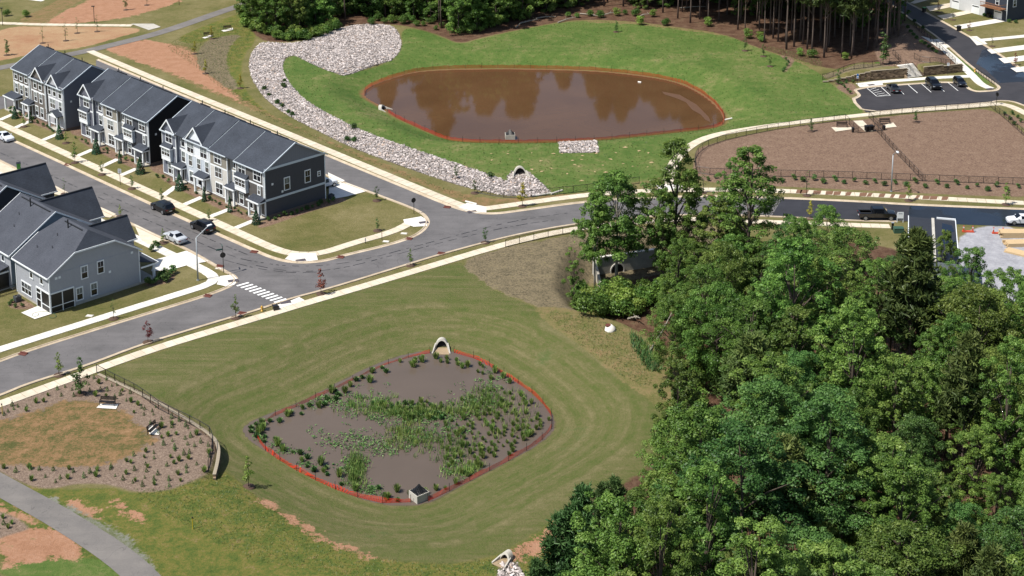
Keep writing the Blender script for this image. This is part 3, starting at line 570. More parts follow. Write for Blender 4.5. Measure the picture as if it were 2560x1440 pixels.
def porch(par, x0, x1, y0, dep=1.25, zt=3.5, zf=2.95, gable=False, cols=(0, 1)):
    yf = y0-dep
    if gable:
        xm = (x0+x1)/2; mb = MB()
        for s_ in (-1, 1):
            xe = xm+s_*((x1-x0)/2+.2); q = [(xe, yf-.2, zf), (xm, yf-.2, zf+.95), (xm, y0, zf+.95), (xe, y0, zf)]; mb.prism(q if s_ < 0 else q[::-1], (0, 0, -.1))
        r_ = mb.obj('porch_roof', M_ROOF, par)
        MB().prism([(x0-.1, yf, zf-.05), (x1+.1, yf, zf-.05), (xm, yf, zf+.8)], (0, .08, 0)).obj('gable_trim', M_TRIM, r_)
        MB().box(x0-.1, x1+.1, yf-.03, yf+.12, zf-.28, zf-.05).obj('beam', M_TRIM, r_)
    else:
        r_ = shed_roof(par, x0, x1, y0, yf, zt, zf); MB().box(x0, x1, yf, yf+.15, zf-.38, zf-.1).obj('beam', M_TRIM, r_)
    for k, xx in enumerate((x0+.05, x1-.33)):
        if k in cols: MB().box(xx, xx+.28, yf, yf+.28, .2, zf-.1).obj('column', M_TRIM, par)
    MB().box(x0, x1, yf-.05, y0-.01, 0, .22).obj('porch_floor', M_CAST, par)
    xd = x0+(x1-x0)*.45
    d_ = MB().box(xd-.5, xd+.5, y0-.04, y0+.02, .22, 2.4).obj('door', M_DOOR, par)
    MB().box(xd-.62, xd-.5, y0-.06, y0+.02, .22, 2.52).box(xd+.5, xd+.62, y0-.06, y0+.02, .22, 2.52).box(xd-.5, xd+.5, y0-.06, y0+.02, 2.4, 2.52).obj('frame', M_TRIM, d_)
def oriel(par, xc, w, y0, z0=3.25, z1=5.45, side=None):
    yf = y0-.55
    b_ = MB().box(xc-w/2, xc+w/2, yf, y0, z0, z1).obj('bay', side or M_FASC, par)
    MB().box(xc-w/2-.02, xc+w/2+.02, yf-.03, yf, z0, z0+.75).obj('bay_panel', M_TRIM, b_)
    window(par, 0, 0, w-.35, 1.25, 0, 3, (xc, yf-.01, z0+.85)); shed_roof(par, xc-w/2, xc+w/2, y0, yf, z1+.75, z1+.12, name='bay_roof')
def vents(par, xs, y, z0):
    for i, x in enumerate(xs):
        MB().tube([(x, y, z0-.4), (x, y, z0+(.75 if i % 2 == 0 else .35))], .08 if i % 2 == 0 else .05, 8).obj('vent_pipe', M_VENT, par)
TA = R(-45.3)
ZE, PP, DD = 8.5, .55, 12.0
def block(px, label, units, endm, L):
    o = G(*px); root = thing('townhouse_block', label, 'building', o, TA)
    x = 0
    for ui, u in enumerate(units):
        w = u['w']; x0, x1 = x, x+w; x = x1; dz = u.get('dz', 0); ze = ZE+dz; up, lo = u['up'], u['lo']
        zs = 5.75+dz
        segs = u.get('segs', [(0, w, 0)])
        for (a_, b_, yo) in segs:
            MB().box(x0+a_, x0+b_, yo, DD, .5, zs).obj('wall', lo, root); MB().box(x0+a_, x0+b_, yo, DD, zs, ze).obj('wall', up, root)
            MB().box(x0+a_+.03, x0+b_-.03, yo+.03, DD-.03, -.1, .5).obj('foundation', M_STONE, root)
            MB().box(x0+a_, x0+b_, yo-.03, yo, zs-.13, zs+.13).obj('band', M_TRIM, root); MB().box(x0+a_, x0+b_, yo-.03, yo, .45, .62).obj('sill_band', M_TRIM, root)
            [MB().box(c0, c0+.15, yo-.035, yo+.1, .5, ze-.02).obj('corner_board', M_TRIM, root) for c0 in (x0+a_-.01, x0+b_-.14)]
            MB().box(x0+a_-.1, x0+b_+.1, yo-.46, yo-.34, ze-.36, ze-.2).obj('gutter', M_FASC, root)
        y0 = min(s_[2] for s_ in segs)
        last = ui == len(units)-1
        gable_roof(root, x0, x1, 0, DD, ze, PP, .38, .25 if ui == 0 else 0, .25 if last else 0)
        rake(root, x0-.06 if ui else x0-.3, 0, DD, ze, PP, .38, m=M_FASC)
        if last: rake(root, x1+.2, 0, DD, ze, PP, .38, m=M_FASC)
        if ui == 0: MB().prism([(x0+.05, 0, ze-.05), (x0+.05, DD, ze-.05), (x0+.05, DD/2, ze+DD/2*PP-.1)], (.1, 0, 0)).obj('gable_wall', up, root)
        for (gc, gw, gm_, yf) in u.get('gables', []): cross_gable(root, x0+gc, gw, ze-.02, 1.0, PP, yf, gm_)
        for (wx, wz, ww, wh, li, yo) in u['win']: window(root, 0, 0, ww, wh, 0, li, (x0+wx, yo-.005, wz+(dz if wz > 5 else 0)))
        for (oc, ow, yo, sm) in u.get('oriel', []): oriel(root, x0+oc, ow, yo, side=sm)
        for pa in u['porch']: porch(root, x0+pa[0], x0+pa[1], pa[2], **(pa[3] if len(pa) > 3 else {}))
        vents(root, [x0+w*.3, x0+w*.42], DD/2+.7, ze+DD/2*PP-.3)
        MB().box(x0+w*.3, x0+w*.75, DD/2+.25, DD/2+.4, ze+DD/2*PP-.12, ze+DD/2*PP+.06).obj('ridge_vent', M_VENT, root)
        MB().box(x0+.6, x1-.6, DD, DD+.06, .1, 2.4).obj('garage_door', M_TRIM, root)
        MB().box(x1-.3, x1-.2, segs[-1][2]-.12, segs[-1][2]-.02, 2.9, ze-.3).obj('downspout', M_TRIM, root)
    # end wall facing the bend
    ze = ZE+units[-1].get('dz', 0); zs = 5.75
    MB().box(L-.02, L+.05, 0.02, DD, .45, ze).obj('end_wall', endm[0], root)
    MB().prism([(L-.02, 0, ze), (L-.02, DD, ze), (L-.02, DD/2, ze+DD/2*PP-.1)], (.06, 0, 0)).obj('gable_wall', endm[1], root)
    MB().box(L-.02, L+.03, .02, DD, -.1, .45).obj('foundation', M_STONE, root)
    if len(endm) > 3 and endm[3]:
        [MB().box(L+.05, L+.1, -.05, DD, z0, z1).obj('band', M_FASC, root) for z0, z1 in ((ze-.18, ze+.2), (2.85, 3.2))]
    [MB().box(L+.03, L+.09, c0, c0+.16, .3, ze).obj('corner_board', M_TRIM, root) for c0 in (-.03, DD-.13)]
    for (wy, wz, ww, wh) in endm[2]: window(root, 0, 0, ww, wh, R(90), 1, (L+.055, wy, wz))
    for (wy, wz) in ((1.3, 5.3), (3.2, 3.6)): MB().box(L+.05, L+.1, wy, wy+.35, wz, wz+.35).obj('wall_vent', M_TRIM, root)
    return root
S = siding
W2 = lambda x, z, yo=0: (x, z-.08, 1.85, 1.75, 2, yo)
W1_ = lambda x, z, yo=0: (x, z-.08, .98, 1.75, 1, yo)
Z1, Z2, Z3 = .95, 3.75, 6.45
c_slate = S('slate_blue_siding', '6a6e79'); c_ltblue = S('pale_blue_siding', 'b4bcc4'); c_white = S('white_board_siding', 'd0d4d8', True); c_taupe = S('taupe_siding', '817d73'); c_cream = S('cream_siding', 'bcbab4'); c_dark = S('charcoal_siding', '55524f'); c_end = S('shaded_charcoal_siding', '46474c'); c_endb = S('graphite_board', '74767c', True)  # c_end is the charcoal front siding darkened for the end wall's shade
block((414, 436), 'townhouse block with four fronts and a charcoal end wall beside the corner lawn', [
  dict(w=6.6, up=c_slate, lo=c_slate, segs=[(0, 4.3, -.35), (4.3, 6.6, .25)], gables=[(2.1, 3.9, c_slate, -.35)], win=[W2(2.2, Z3, -.35), W1_(5.6, Z3, .25), W1_(5.6, Z2, .25), W2(2.6, Z1, -.35)], oriel=[(1.9, 2.7, -.35, c_ltblue)], porch=[(3.9, 6.6, .25)]),
  dict(w=7.3, dz=-.12, up=c_white, lo=c_ltblue, gables=[(3.0, 4.6, c_white, 0)], win=[W2(1.6, Z3-.3), W2(5.5, Z3-.3), W1_(1.5, Z2), W1_(4.0, Z2), W1_(6.4, Z2), W1_(1.6, Z1), W1_(4.1, Z1)], porch=[(4.1, 7.0, 0)]),
  dict(w=7.4, dz=-.3, up=c_taupe, lo=c_cream, segs=[(0, 5.0, 0), (5.0, 7.4, .7)], win=[W2(2.3, Z3), W2(2.4, Z2), W2(2.5, Z1), W1_(6.3, Z3, .7), W1_(6.3, Z2, .7)], porch=[(4.8, 7.4, .7)]),
  dict(w=7.8, dz=-.42, up=c_dark, lo=c_dark, win=[W2(1.7, Z3), W2(5.9, Z3), (6.3, Z2, .6, 1.4, 1, 0), W1_(1.4, Z1), W1_(4.0, Z1)], oriel=[(1.9, 3.0, 0, c_ltblue)], porch=[(4.8, 7.8, 0)])],
  (c_end, c_endb, [(4.3, 3.9, .95, 1.9), (8.4, 4.1, .95, 1.9), (10.7, 4.6, .4, .6)], True), 29.1)
c_slate2 = S('slate_siding', '5b5d68'); c_coal = S('coal_siding', '3a3d44'); c_coal_shade = S('shaded_coal_siding', '17181c')  # last one: coal siding with the end wall's shade put into its colour
block((208.8, 341), 'townhouse block with a shade-darkened end wall between the two other blocks', [
  dict(w=7.6, up=c_slate2, lo=c_slate2, segs=[(0, 4.7, -.35), (4.7, 7.6, .25)], gables=[(2.2, 4.2, c_slate2, -.35)], win=[W2(2.5, Z3, -.35), W1_(6.3, Z3, .25), W1_(6.3, Z2, .25), W2(2.8, Z1, -.35)], oriel=[(2.0, 2.9, -.35, c_ltblue)], porch=[(4.4, 7.6, .25)]),
  dict(w=7.4, dz=-.15, up=c_taupe, lo=c_cream, segs=[(0, 5.0, 0), (5.0, 7.4, .7)], win=[W2(2.3, Z3), W2(2.5, Z2), W2(2.6, Z1), W1_(6.3, Z3, .7), W1_(6.4, Z2, .7)], porch=[(4.6, 7.4, .7)]),
  dict(w=7.8, dz=-.27, up=c_coal, lo=c_coal, win=[W2(1.7, Z3), W2(5.9, Z3), (6.4, Z2, .6, 1.4, 1, 0), W1_(1.4, Z1)], oriel=[(1.9, 3.0, 0, c_ltblue)], porch=[(4.8, 7.8, 0)])],
  (c_coal_shade, c_coal_shade, [], False), 22.8)
c_brown = S('brown_siding', '564f4a'); c_grey = S('light_grey_siding', 'a4a5aa'); c_umber = S('umber_siding', '65605b'); c_steel = S('steel_siding', '666a74')
block((38.6, 272), 'farthest townhouse block with two front gables and a steel grey end wall', [
  dict(w=6.6, up=c_brown, lo=c_taupe, win=[W1_(1.2, Z3), W1_(3.2, Z3), W1_(5.2, Z3), W1_(1.2, Z2), W1_(3.2, Z2), W1_(5.2, Z2), W1_(4.6, Z1)], porch=[(-1.0, 3.2, 0, dict(dep=1.7))]),
  dict(w=6.6, dz=-.1, up=c_umber, lo=c_umber, segs=[(0, .9, .6), (.9, 6.6, -.2)], gables=[(3.6, 4.3, c_umber, -.2)], win=[W1_(2.6, Z3, -.2), W1_(4.6, Z3, -.2), W1_(2.6, Z2, -.2), W1_(4.6, Z2, -.2), W1_(2.8, Z1, -.2), W1_(4.8, Z1, -.2)], porch=[(-.8, 1.8, -.2)]),
  dict(w=6.4, dz=-.2, up=c_grey, lo=c_grey, segs=[(0, .8, .5), (.8, 6.4, -.1)], gables=[(2.9, 4.0, c_grey, -.1)], win=[W1_(1.4, Z3, -.1), W1_(3.3, Z3, -.1), W1_(5.4, Z3, -.1), W2(2.4, Z2, -.1), W1_(5.3, Z2, -.1), W1_(3.4, Z1, -.1)], porch=[(2.6, 6.0, -.1, dict(gable=True))])],
  (c_steel, c_steel, [(11.0, 3.5, .8, 1.5), (11.0, .8, .8, 1.5)], False), 19.6)

# the three grey houses; all share the frame of the corner house
H0 = G(44, 733)
c_house = S('corner_house_siding', '9a9da3', pitch=.18); c_house2 = S('blue_grey_siding', '71808c', pitch=.18); c_house3 = S('ink_siding', '33363d', pitch=.18)
def house(label, X0, X1, D, wall, wallL, clip0, clip1, wing, p=.62, ze=5.5):
    """rear wall faces -y, gable ends face x; clip: half-hipped gable ends"""
    ox = H0+Vector((math.cos(TA)*X0, math.sin(TA)*X0, 0)); root = thing('detached_house', label, 'house', ox, TA); W = X1-X0; ym = D/2; zr = ze+ym*p
    MB().box(0, W, 0, D, .35, ze).obj('wall', wallL, root); MB().box(.03, W-.03, .03, D-.03, -.1, .35).obj('foundation', M_CAST, root)
    ov = .35; kz = ze+3.85*p; cut = 1.35
    for side, cl in ((0, clip0), (1, clip1)):
        xw = W if side else 0; xi = xw-(.02 if side else -.02)
        prof = [(xw, 0, ze), (xw, D, ze), (xw, D-3.85, kz), (xw, 3.85, kz)] if cl else [(xw, 0, ze), (xw, D, ze), (xw, ym, zr)]
        MB().prism(prof, (-.1 if side else .1, 0, 0)).obj('gable_wall', wall, root)
        MB().box(*((W, W+.03) if side else (-.03, 0)), 0, D, .35, ze).obj('side_wall', wall, root)
    # roof slopes as thick slabs
    x0, x1 = -ov, W+ov; zo = ze-ov*p; mb = MB()
    a0 = cut if clip0 else x0; a1 = W-cut if clip1 else x1
    for s_ in (0, 1):
        ye, yk = (-ov, 3.85) if s_ == 0 else (D+ov, D-3.85)
        q = [(x0, ye, zo), (x1, ye, zo)]+([(x1, yk, kz), (a1, ym, zr)] if clip1 else [(x1, ym, zr)])+([(a0, ym, zr), (x0, yk, kz)] if clip0 else [(x0, ym, zr)])
        q = [(a, b2, c+.03) for a, b2, c in q]; mb.prism(q if s_ == 0 else q[::-1], (0, 0, -.16))
    r_ = mb.obj('roof', M_ROOF2, root)
    for cl, xe, xa, fl in ((clip0, x0, a0, False), (clip1, x1, a1, True)):
        if cl:
            q = [(xe, 3.85, kz+.03), (xe, D-3.85, kz+.03), (xa, ym, zr+.03)]; MB().prism(q if fl else q[::-1], (0, 0, -.12)).obj('hip', M_ROOF, r_)
        tr = MB(); xa_, xb_ = (xe, xe+.08) if fl else (xe-.08, xe)
        pts = [(-ov, zo), (3.85, kz), (D-3.85, kz), (D+ov, zo)] if cl else [(-ov, zo), (ym, zr), (D+ov, zo)]
        for (ya, za), (yb, zb) in zip(pts[:-1], pts[1:]): tr.prism([(xa_, ya, za+.05), (xa_, yb, zb+.05), (xa_, yb, zb-.17), (xa_, ya, za-.17)], (.08, 0, 0))
        tr.obj('rake_trim', M_TRIM, root)
    MB().box(x0, x1, -ov-.1, -ov, zo-.16, zo+.02).obj('gutter', M_TRIM, root)
    MB().box(a0+1.2, a1-.8, ym-.5, ym-.36, zr-.2, zr-.08).obj('ridge_vent', M_VENT, root)
    # street-side wing
    wx, hw, wz, wy, dz2 = wing; zw = wz-hw*1.25
    MB().box(wx-hw, wx+hw, D, wy, 0, zw).obj('wing_wall', wallL, root); mb = MB()
    for s_ in (-1, 1):
        xe = wx+s_*(hw+.3); q = [(xe, 8.2, zw-.35), (xe, wy+.35, zw-.35), (wx, wy+.35, wz), (wx, 8.2, wz)]; mb.prism(q[::-1] if s_ < 0 else q, (0, 0, -.14))
    wr = mb.obj('wing_roof', M_ROOF, root)
    MB().prism([(wx-hw, wy, zw-.3), (wx+hw, wy, zw-.3), (wx, wy, wz-.2)], (0, -.1, 0)).obj('wing_gable', wall, root)
    MB().box(wx-.12, wx+.12, 8.2, wy+.3, wz-.06, wz+.07).obj('ridge_cap', M_VENT, wr)
    MB().box(wx+hw+.25, wx+hw+.36, 13.9, wy+.4, zw-.52, zw-.34).box(wx+hw-.6, wx+hw+.36, wy+.34, wy+.44, zw-.52, zw-.34).obj('eave_trim', M_TRIM, wr)
    MB().tube([(W*.45, ym-.9, zr-1), (W*.45, ym-.9, zr+.7)], .1).obj('vent_pipe', M_VENT, root)
    for fx, fy in ((.25, 2.2), (.55, 3.0), (.4, 4.6)): MB().tube([(W*fx, fy, ze+fy*p-.2), (W*fx, fy, ze+fy*p+.4)], .05).obj('vent_pipe', M_VENT, root)
    return root
h1 = house('grey corner house with half-hipped gable and screened porch', 0, 9.5, 13.9, c_house, c_house, True, True, (2.55, 2.1, 7.9, 16.0, 0))
for (x, z) in ((4.6, 3.75), (7.5, 3.75)): window(h1, 0, 0, .75, 1.5, 0, 1, (x, -.01, z))
window(h1, 0, 0, 2.7, 1.5, 0, 3, (2.9, -.01, .85))
for (y, z) in ((5.3, 3.65), (7.8, 3.65), (4.4, .75), (6.6, .75)): window(h1, 0, 0, .85, 1.65, R(90), 1, (9.545, y, z))
for (y, z) in ((.9, 4.7), (1.4, 4.7), (9.0, 3.2), (12.6, 5.0)): MB().box(9.53, 9.58, y, y+.35, z, z+.32).obj('wall_vent', M_TRIM, h1)
sp_ = MB().box(5.9, 9.45, -.03, .02, .12, 2.75).box(9.5, 9.56, .1, 3.5, .12, 2.75).obj('porch_screen', M_SCREEN, h1)
tr_ = MB()
for x in (5.75, 7.0, 7.15, 9.4): tr_.box(x, x+.12, -.08, .02, 0, 2.85)
tr_.box(5.75, 9.6, -.08, .02, 2.75, 2.95).box(7.2, 9.5, -.07, .0, .85, .95).box(5.85, 7.1, -.07, 0, 2.1, 2.2).box(5.85, 7.1, -.07, 0, 1.1, 1.18)
for y in (0, 1.75, 3.5): tr_.box(9.5, 9.62, y, y+.12, 0, 2.85)
tr_.box(9.5, 9.62, 0, 3.6, 2.75, 2.95).box(9.5, 9.6, .1, 3.5, .85, .95); tr_.obj('frame', M_TRIM, sp_)
[MB().box(*q_, .3, 5.3).obj('corner_board', M_TRIM, h1) for q_ in ((-.03, .12, -.06, .1), (9.42, 9.57, -.06, .1), (9.5, 9.56, 13.8, 13.95))]
MB().box(4.2, 9.5, 13.9, 16.4, 0, .25).obj('porch_floor', M_CAST, h1)
MB().prism([(4.0, 13.9, 3.6), (9.9, 13.9, 3.6), (9.9, 16.7, 2.7), (4.0, 16.7, 2.7)], (0, 0, -.14)).obj('porch_roof', M_ROOF, h1)
MB().box(4.0, 9.95, 16.66, 16.76, 2.5, 2.75).box(9.86, 9.96, 13.9, 16.7, 2.5, 2.72).obj('beam', M_TRIM, h1)
for x in (4.3, 9.2): MB().box(x, x+.3, 16.1, 16.4, .25, 2.6).obj('column', M_TRIM, h1)
h2 = house('blue-grey house with a plain gable just behind the corner house', -11.3, -1.5, 14.2, c_house2, c_house, False, False, (3.0, 2.8, 9.2, 16.6, 0))
for x in (5.4, 7.6): window(h2, 0, 0, .75, 1.5, 0, 1, (x, -.01, 3.75))
MB().box(3.5, 9.0, -3.2, 0, 0, .2).obj('porch_floor', M_CAST, h2); MB().prism([(2.6, 0, 3.5), (9.3, 0, 3.5), (9.3, -3.5, 2.7), (2.6, -3.5, 2.7)][::-1], (0, 0, -.14)).obj('porch_roof', M_ROOF2, h2)
MB().box(3.6, 8.9, -3.1, -3.05, .2, 2.5).box(8.9, 8.95, -3.1, 0, .2, 2.5).obj('porch_screen', M_SCREEN, h2)
MB().box(8.8, 9.05, -3.2, -2.95, 0, 2.6).box(3.4, 9.1, -3.22, -3.1, 2.5, 2.72).box(3.4, 9.1, -3.2, -3.1, .85, .95).box(8.95, 9.1, -3.1, 0, 2.5, 2.72).obj('porch_frame', M_TRIM, h2)
h3 = house('ink dark house farthest up the street, cut by the photo edge', -26.0, -16.3, 14.2, c_house3, c_house3, False, False, (2.9, 2.8, 9.2, 16.9, 0))
M_SOLAR = mat('solar_glass', '10142a', .12, .1)
MB().prism([(1.0, 2.2, 5.5+2.2*.62+.1), (8.4, 2.2, 5.5+2.2*.62+.1), (8.4, 5.6, 5.5+5.6*.62+.1), (1.0, 5.6, 5.5+5.6*.62+.1)], (0, 0, .06)).obj('solar_panel', M_SOLAR, h3)

# flat-roofed building rising behind the wood, and the dark town house row in the far corner
M_MEMB = mat('roof_membrane', '26272c', .55, .25, .5)
q = [G(2271, 538, 8.5), G(2388, 544, 8.5)]; ang = math.atan2(q[1].y-q[0].y, q[1].x-q[0].x); wfb = (q[1]-q[0]).length
fb = thing('flat_roofed_building', 'building with a puddled black flat roof and white parapet beyond the wood', 'building', (q[0].x, q[0].y, 0), ang-R(6))
MB().box(0, wfb, -16, 0, 0, 8.2).obj('wall', S('white_lap_siding', '7d868c'), fb); MB().box(.12, wfb-.12, -15.9, -.12, 8.2, 8.35).obj('flat_roof', M_MEMB, fb)
MB().box(-.03, .07, -16, .05, 8.2, 8.45).box(wfb-.07, wfb+.03, -16, .05, 8.2, 8.45).box(wfb*.6, wfb, -.1, .06, 8.2, 8.58).obj('parapet', M_TRIM, fb)
MB().box(wfb*.49, wfb*.55, -16, -.1, 8.2, 8.45).obj('party_wall', M_CAST, fb)
MB().poly([(4.7, -1.6, 8.36), (6.0, -2.2, 8.36), (6.3, -4.4, 8.36), (5.2, -5.4, 8.36), (4.6, -3.6, 8.36)]).poly([(4.5, -7, 8.36), (6.5, -8, 8.36), (5.4, -10.6, 8.36), (4.4, -9, 8.36)]).obj('puddle', mat('standing_water', '0e1420', .03, .05), fb)
c_navy = S('navy_siding', '343b46'); c_wht = S('bright_white_siding', 'c0c2c4')
q0 = G(2516, 54)
rt = thing('townhouse_row', 'far navy and white townhouse row with garages and a wooden deck', 'building', q0, R(33))
MB().box(0, 9, 0, 16, 0, 9).obj('wall', c_navy, rt); MB().box(-.3, 9.3, -.3, 16.3, 9, 9.3).obj('roof', M_ROOF, rt)
for k, (m_, yo) in enumerate(((c_navy, 1.4), (c_wht, 8.2), (c_wht, 14.5))):
    MB().box(-.02, .05, yo-.8, yo+3.0, 0, 2.6).obj('garage_surround', m_, rt); g_ = MB().box(-.08, 0, yo, yo+2.4, 0, 2.2).obj('garage_door', M_TRIM, rt)
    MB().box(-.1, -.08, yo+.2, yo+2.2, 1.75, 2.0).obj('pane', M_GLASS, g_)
MB().box(-.06, 0, 6.6, 16, 0, 9).obj('wall', c_wht, rt)
M_WOOD = mat('deck_wood', '7a5236', .8, .25)
dk = MB().box(-2.2, 0, .2, 6.4, 2.9, 3.1).obj('deck', M_WOOD, rt)
for y in np.linspace(.25, 6.3, 15): MB().box(-2.2, -2.14, y-.03, y+.03, 3.1, 4.1).obj('baluster', M_WOOD, dk)
MB().box(-2.25, -2.1, .2, 6.4, 4.05, 4.15).box(-2.2, 0, .2, .28, 4.05, 4.15).obj('rail', M_WOOD, dk)
MB().box(-.08, .02, -.06, .12, 0, 9).box(-.08, 0, .1, 6.6, 2.65, 2.9).obj('trim', M_TRIM, rt)
window(rt, 0, 0, 1.0, 1.6, 0, 1, (2.6, -.01, 3.4)); window(rt, 0, 0, .9, 1.5, R(-90), 1, (-.02, 3.0, 3.6))
rt2 = thing('detached_house', 'pale house behind the pond trees at the top edge', 'building', G(1290, -34), R(4))
MB().box(0, 16, 0, 10, 0, 7).obj('wall', c_ltblue, rt2); gable_roof(rt2, 0, 16, 0, 10, 7, .5)
for k in range(5): window(rt2, 0, 0, 1.0, 1.5, 0, 1, (1.8+k*3.1, -.02, 1.2)); window(rt2, 0, 0, 1.0, 1.5, 0, 1, (1.8+k*3.1, -.02, 4.4))
# ---------------------------------------------------------------- stone, fences, walls, drains
ICO_V = np.array([(-1, .618*1.618, 0)]*0+[(0, -.526, .851), (.851, 0, .526), (.851, 0, -.526), (-.851, 0, -.526), (-.851, 0, .526), (-.526, .851, 0), (.526, .851, 0), (.526, -.851, 0), (-.526, -.851, 0), (0, -.526, -.851), (0, .526, -.851), (0, .526, .851)])
ICO_F = np.array([(1,2,6),(1,7,2),(3,4,5),(4,3,8),(6,5,11),(5,6,10),(9,10,2),(10,9,3),(7,8,9),(8,7,0),(11,0,1),(0,11,4),(6,2,10),(1,6,11),(3,5,10),(5,4,11),(2,7,9),(7,1,0),(3,9,8),(4,8,0)])
def sample_poly(poly, step, jit=.45):
    lo, hi = poly.min(0), poly.max(0); gx, gy = np.meshgrid(np.arange(lo[0], hi[0], step), np.arange(lo[1], hi[1], step))
    P = np.stack([gx.ravel(), gy.ravel()], 1)+rng.uniform(-jit, jit, (gx.size, 2))*step
    return P[sdf(P, poly) > 0]
OCT_V = np.array([(1, .15, 0), (-.2, 1, .1), (-1, -.1, -.1), (.1, -1, 0), (.1, .1, .9), (0, 0, -.8), (.75, .7, .35), (-.7, -.65, .4)])
OCT_F = np.array([(0, 6, 4), (6, 1, 4), (1, 2, 4), (2, 7, 4), (7, 3, 4), (3, 0, 4), (1, 6, 0), (3, 7, 2), (0, 5, 1), (1, 5, 2), (2, 5, 3), (3, 5, 0)])
def rocks(poly, step, size, label, m):
    P = sample_poly(poly, step); n = len(P); s = size*np.clip(rng.lognormal(-.08, .36, (n, 1, 1)), .45, 2.1)*rng.uniform(.65, 1.2, (n, 1, 3))*np.array([1, 1, .75])
    V = OCT_V[None]*s*rng.uniform(.78, 1.22, (n, 8, 1)); a = rng.uniform(0, 6.28, n); c, sn = np.cos(a), np.sin(a); tl = rng.uniform(-.6, .6, n)
    V[:, :, 2] += V[:, :, 0]*tl[:, None]
    X = V[:, :, 0]*c[:, None]-V[:, :, 1]*sn[:, None]; Y = V[:, :, 0]*sn[:, None]+V[:, :, 1]*c[:, None]
    V = np.stack([X+P[:, :1], Y+P[:, 1:], V[:, :, 2]+(T(P)+size*.3)[:, None]+rng.uniform(-.07, .09, (n, 1))], 2)
    F = V[:, OCT_F].reshape(-1, 3, 3); me = quads_mesh('riprap_stone', F, m, {'v': np.repeat(rng.random(n), len(OCT_F))}, k=3)
    return tag(inst('riprap', me), label, kind='stuff')
def rockmat():
    m, t, b = new_mat('riprap_stone'); v = t.attr('v')[2]; geo = t.new('ShaderNodeNewGeometry').outputs['Position']
    c = t.ramp(v, [(0, srgb('6a6461')), (.22, srgb('8c8480')), (.55, srgb('b2a9a5')), (.88, srgb('d0c7c3')), (1, srgb('a8917f'))])
    t.put(b.inputs['Base Color'], t.mix(t.mapr(t.noise(geo, 5, 4), .4, .65), c, t.mix(1.0, c, (.72, .7, .68), 'MULTIPLY'))); b.inputs['Roughness'].default_value = .9; return m
M_ROCK = rockmat()
for pl, lb, st, sz in zip(ZW['rip'], ['long curving bed of pale riprap stone beside the upper pond', 'small rectangle of riprap stone below the upper pond', 'riprap stone round the arched culvert by the street', 'riprap stone at the drain outlet on the bottom edge'], (.23, .23, .23, .25), (.165, .165, .17, .17)): rocks(pl, st, sz, lb, M_ROCK)

M_BLACK = mat('black_fence_metal', '101012', .45, .2)
def net(name, col, op, sc=22.0, tr=0.0):
    m = bpy.data.materials.new(name); m.use_nodes = True; t = NT(m); t.n.clear(); out = t.new('ShaderNodeOutputMaterial')
    tc = t.new('ShaderNodeTexCoord').outputs['Object']; sp = t.new('ShaderNodeSeparateXYZ'); t.put(sp.inputs[0], tc)
    h = t.math('ADD', sp.outputs[0], sp.outputs[1])
    u = t.math('FRACT', t.math('MULTIPLY', t.math('ADD', h, sp.outputs[2]), sc)); v = t.math('FRACT', t.math('MULTIPLY', t.math('SUBTRACT', h, sp.outputs[2]), sc))
    w = 1-math.sqrt(1-op); f = t.math('MAXIMUM', t.math('LESS_THAN', u, w), t.math('LESS_THAN', v, w))
    d = t.new('ShaderNodeBsdfDiffuse'); t.put(d.inputs[0], srgb(col)); tp = t.new('ShaderNodeBsdfTransparent'); mx = t.new('ShaderNodeMixShader')
    sh = d.outputs[0]
    if tr:
        tl = t.new('ShaderNodeBsdfTranslucent'); t.put(tl.inputs[0], srgb(col)); m2 = t.new('ShaderNodeMixShader'); m2.inputs[0].default_value = tr; t.l.new(sh, m2.inputs[1]); t.l.new(tl.outputs[0], m2.inputs[2]); sh = m2.outputs[0]
    t.put(mx.inputs[0], f); t.l.new(tp.outputs[0], mx.inputs[1]); t.l.new(sh, mx.inputs[2]); t.l.new(mx.outputs[0], out.inputs[0]); return m
M_CHAIN = net('chain_link', '0c0c0e', .15, 43); M_ORANGE = net('orange_safety_net', 'c94a33', .52, 9, .5)
POST = {}
def fence(label, px=None, h=1.25, step=2.45, cat='fence', group=None, world=None, netm=None, postm=None, r=.045, name='fence', rails=True, lean=0.0, sag=0.0, nh=None):
    p = resample(world if world is not None else GTP(px), step); z = T(p); o = Vector((*p[0], z[0])); root = thing(name, label, cat, o, 0, group)
    netm = netm or M_CHAIN; postm = postm or M_BLACK; nh = nh or h
    k = (round(h, 2), r, postm.name)
    if k not in POST: POST[k] = MB().tube([(0, 0, -.3), (0, 0, h)], r, 6).data('post', postm)
    for q, zz in zip(p, z): ob = inst('post', POST[k], root, (q[0]-o.x, q[1]-o.y, zz-o.z))
    fp = resample(p, .8); fz = T(fp); d = np.gradient(fp, axis=0); d /= np.linalg.norm(d, axis=1)[:, None]; nr = np.stack([-d[:, 1], d[:, 0]], 1)
    v = []; f = []
    ln = lean*(1+.5*np.sin(np.arange(len(fp))*.9)); hh = nh*(1-sag*rng.random(len(fp)))
    for i in range(len(fp)):
        v.append((fp[i][0]-o.x, fp[i][1]-o.y, fz[i]-o.z+.03)); q = fp[i]+np.array([0, 1.])*ln[i]; v.append((q[0]-o.x, q[1]-o.y, fz[i]-o.z+hh[i]-.03))
    for i in range(len(fp)-1): f.append((2*i, 2*i+2, 2*i+3, 2*i+1))
    mobj('netting', v, f, netm, root)
    if rails:
        for zz, nm_ in ((h-.03, 'top_rail'), (.08, 'bottom_rail')):
            MB().tube([(a[0]-o.x, a[1]-o.y, b_-o.z+zz) for a, b_ in zip(fp, fz)], .036, 5).obj(nm_, M_BLACK, root)
    return root
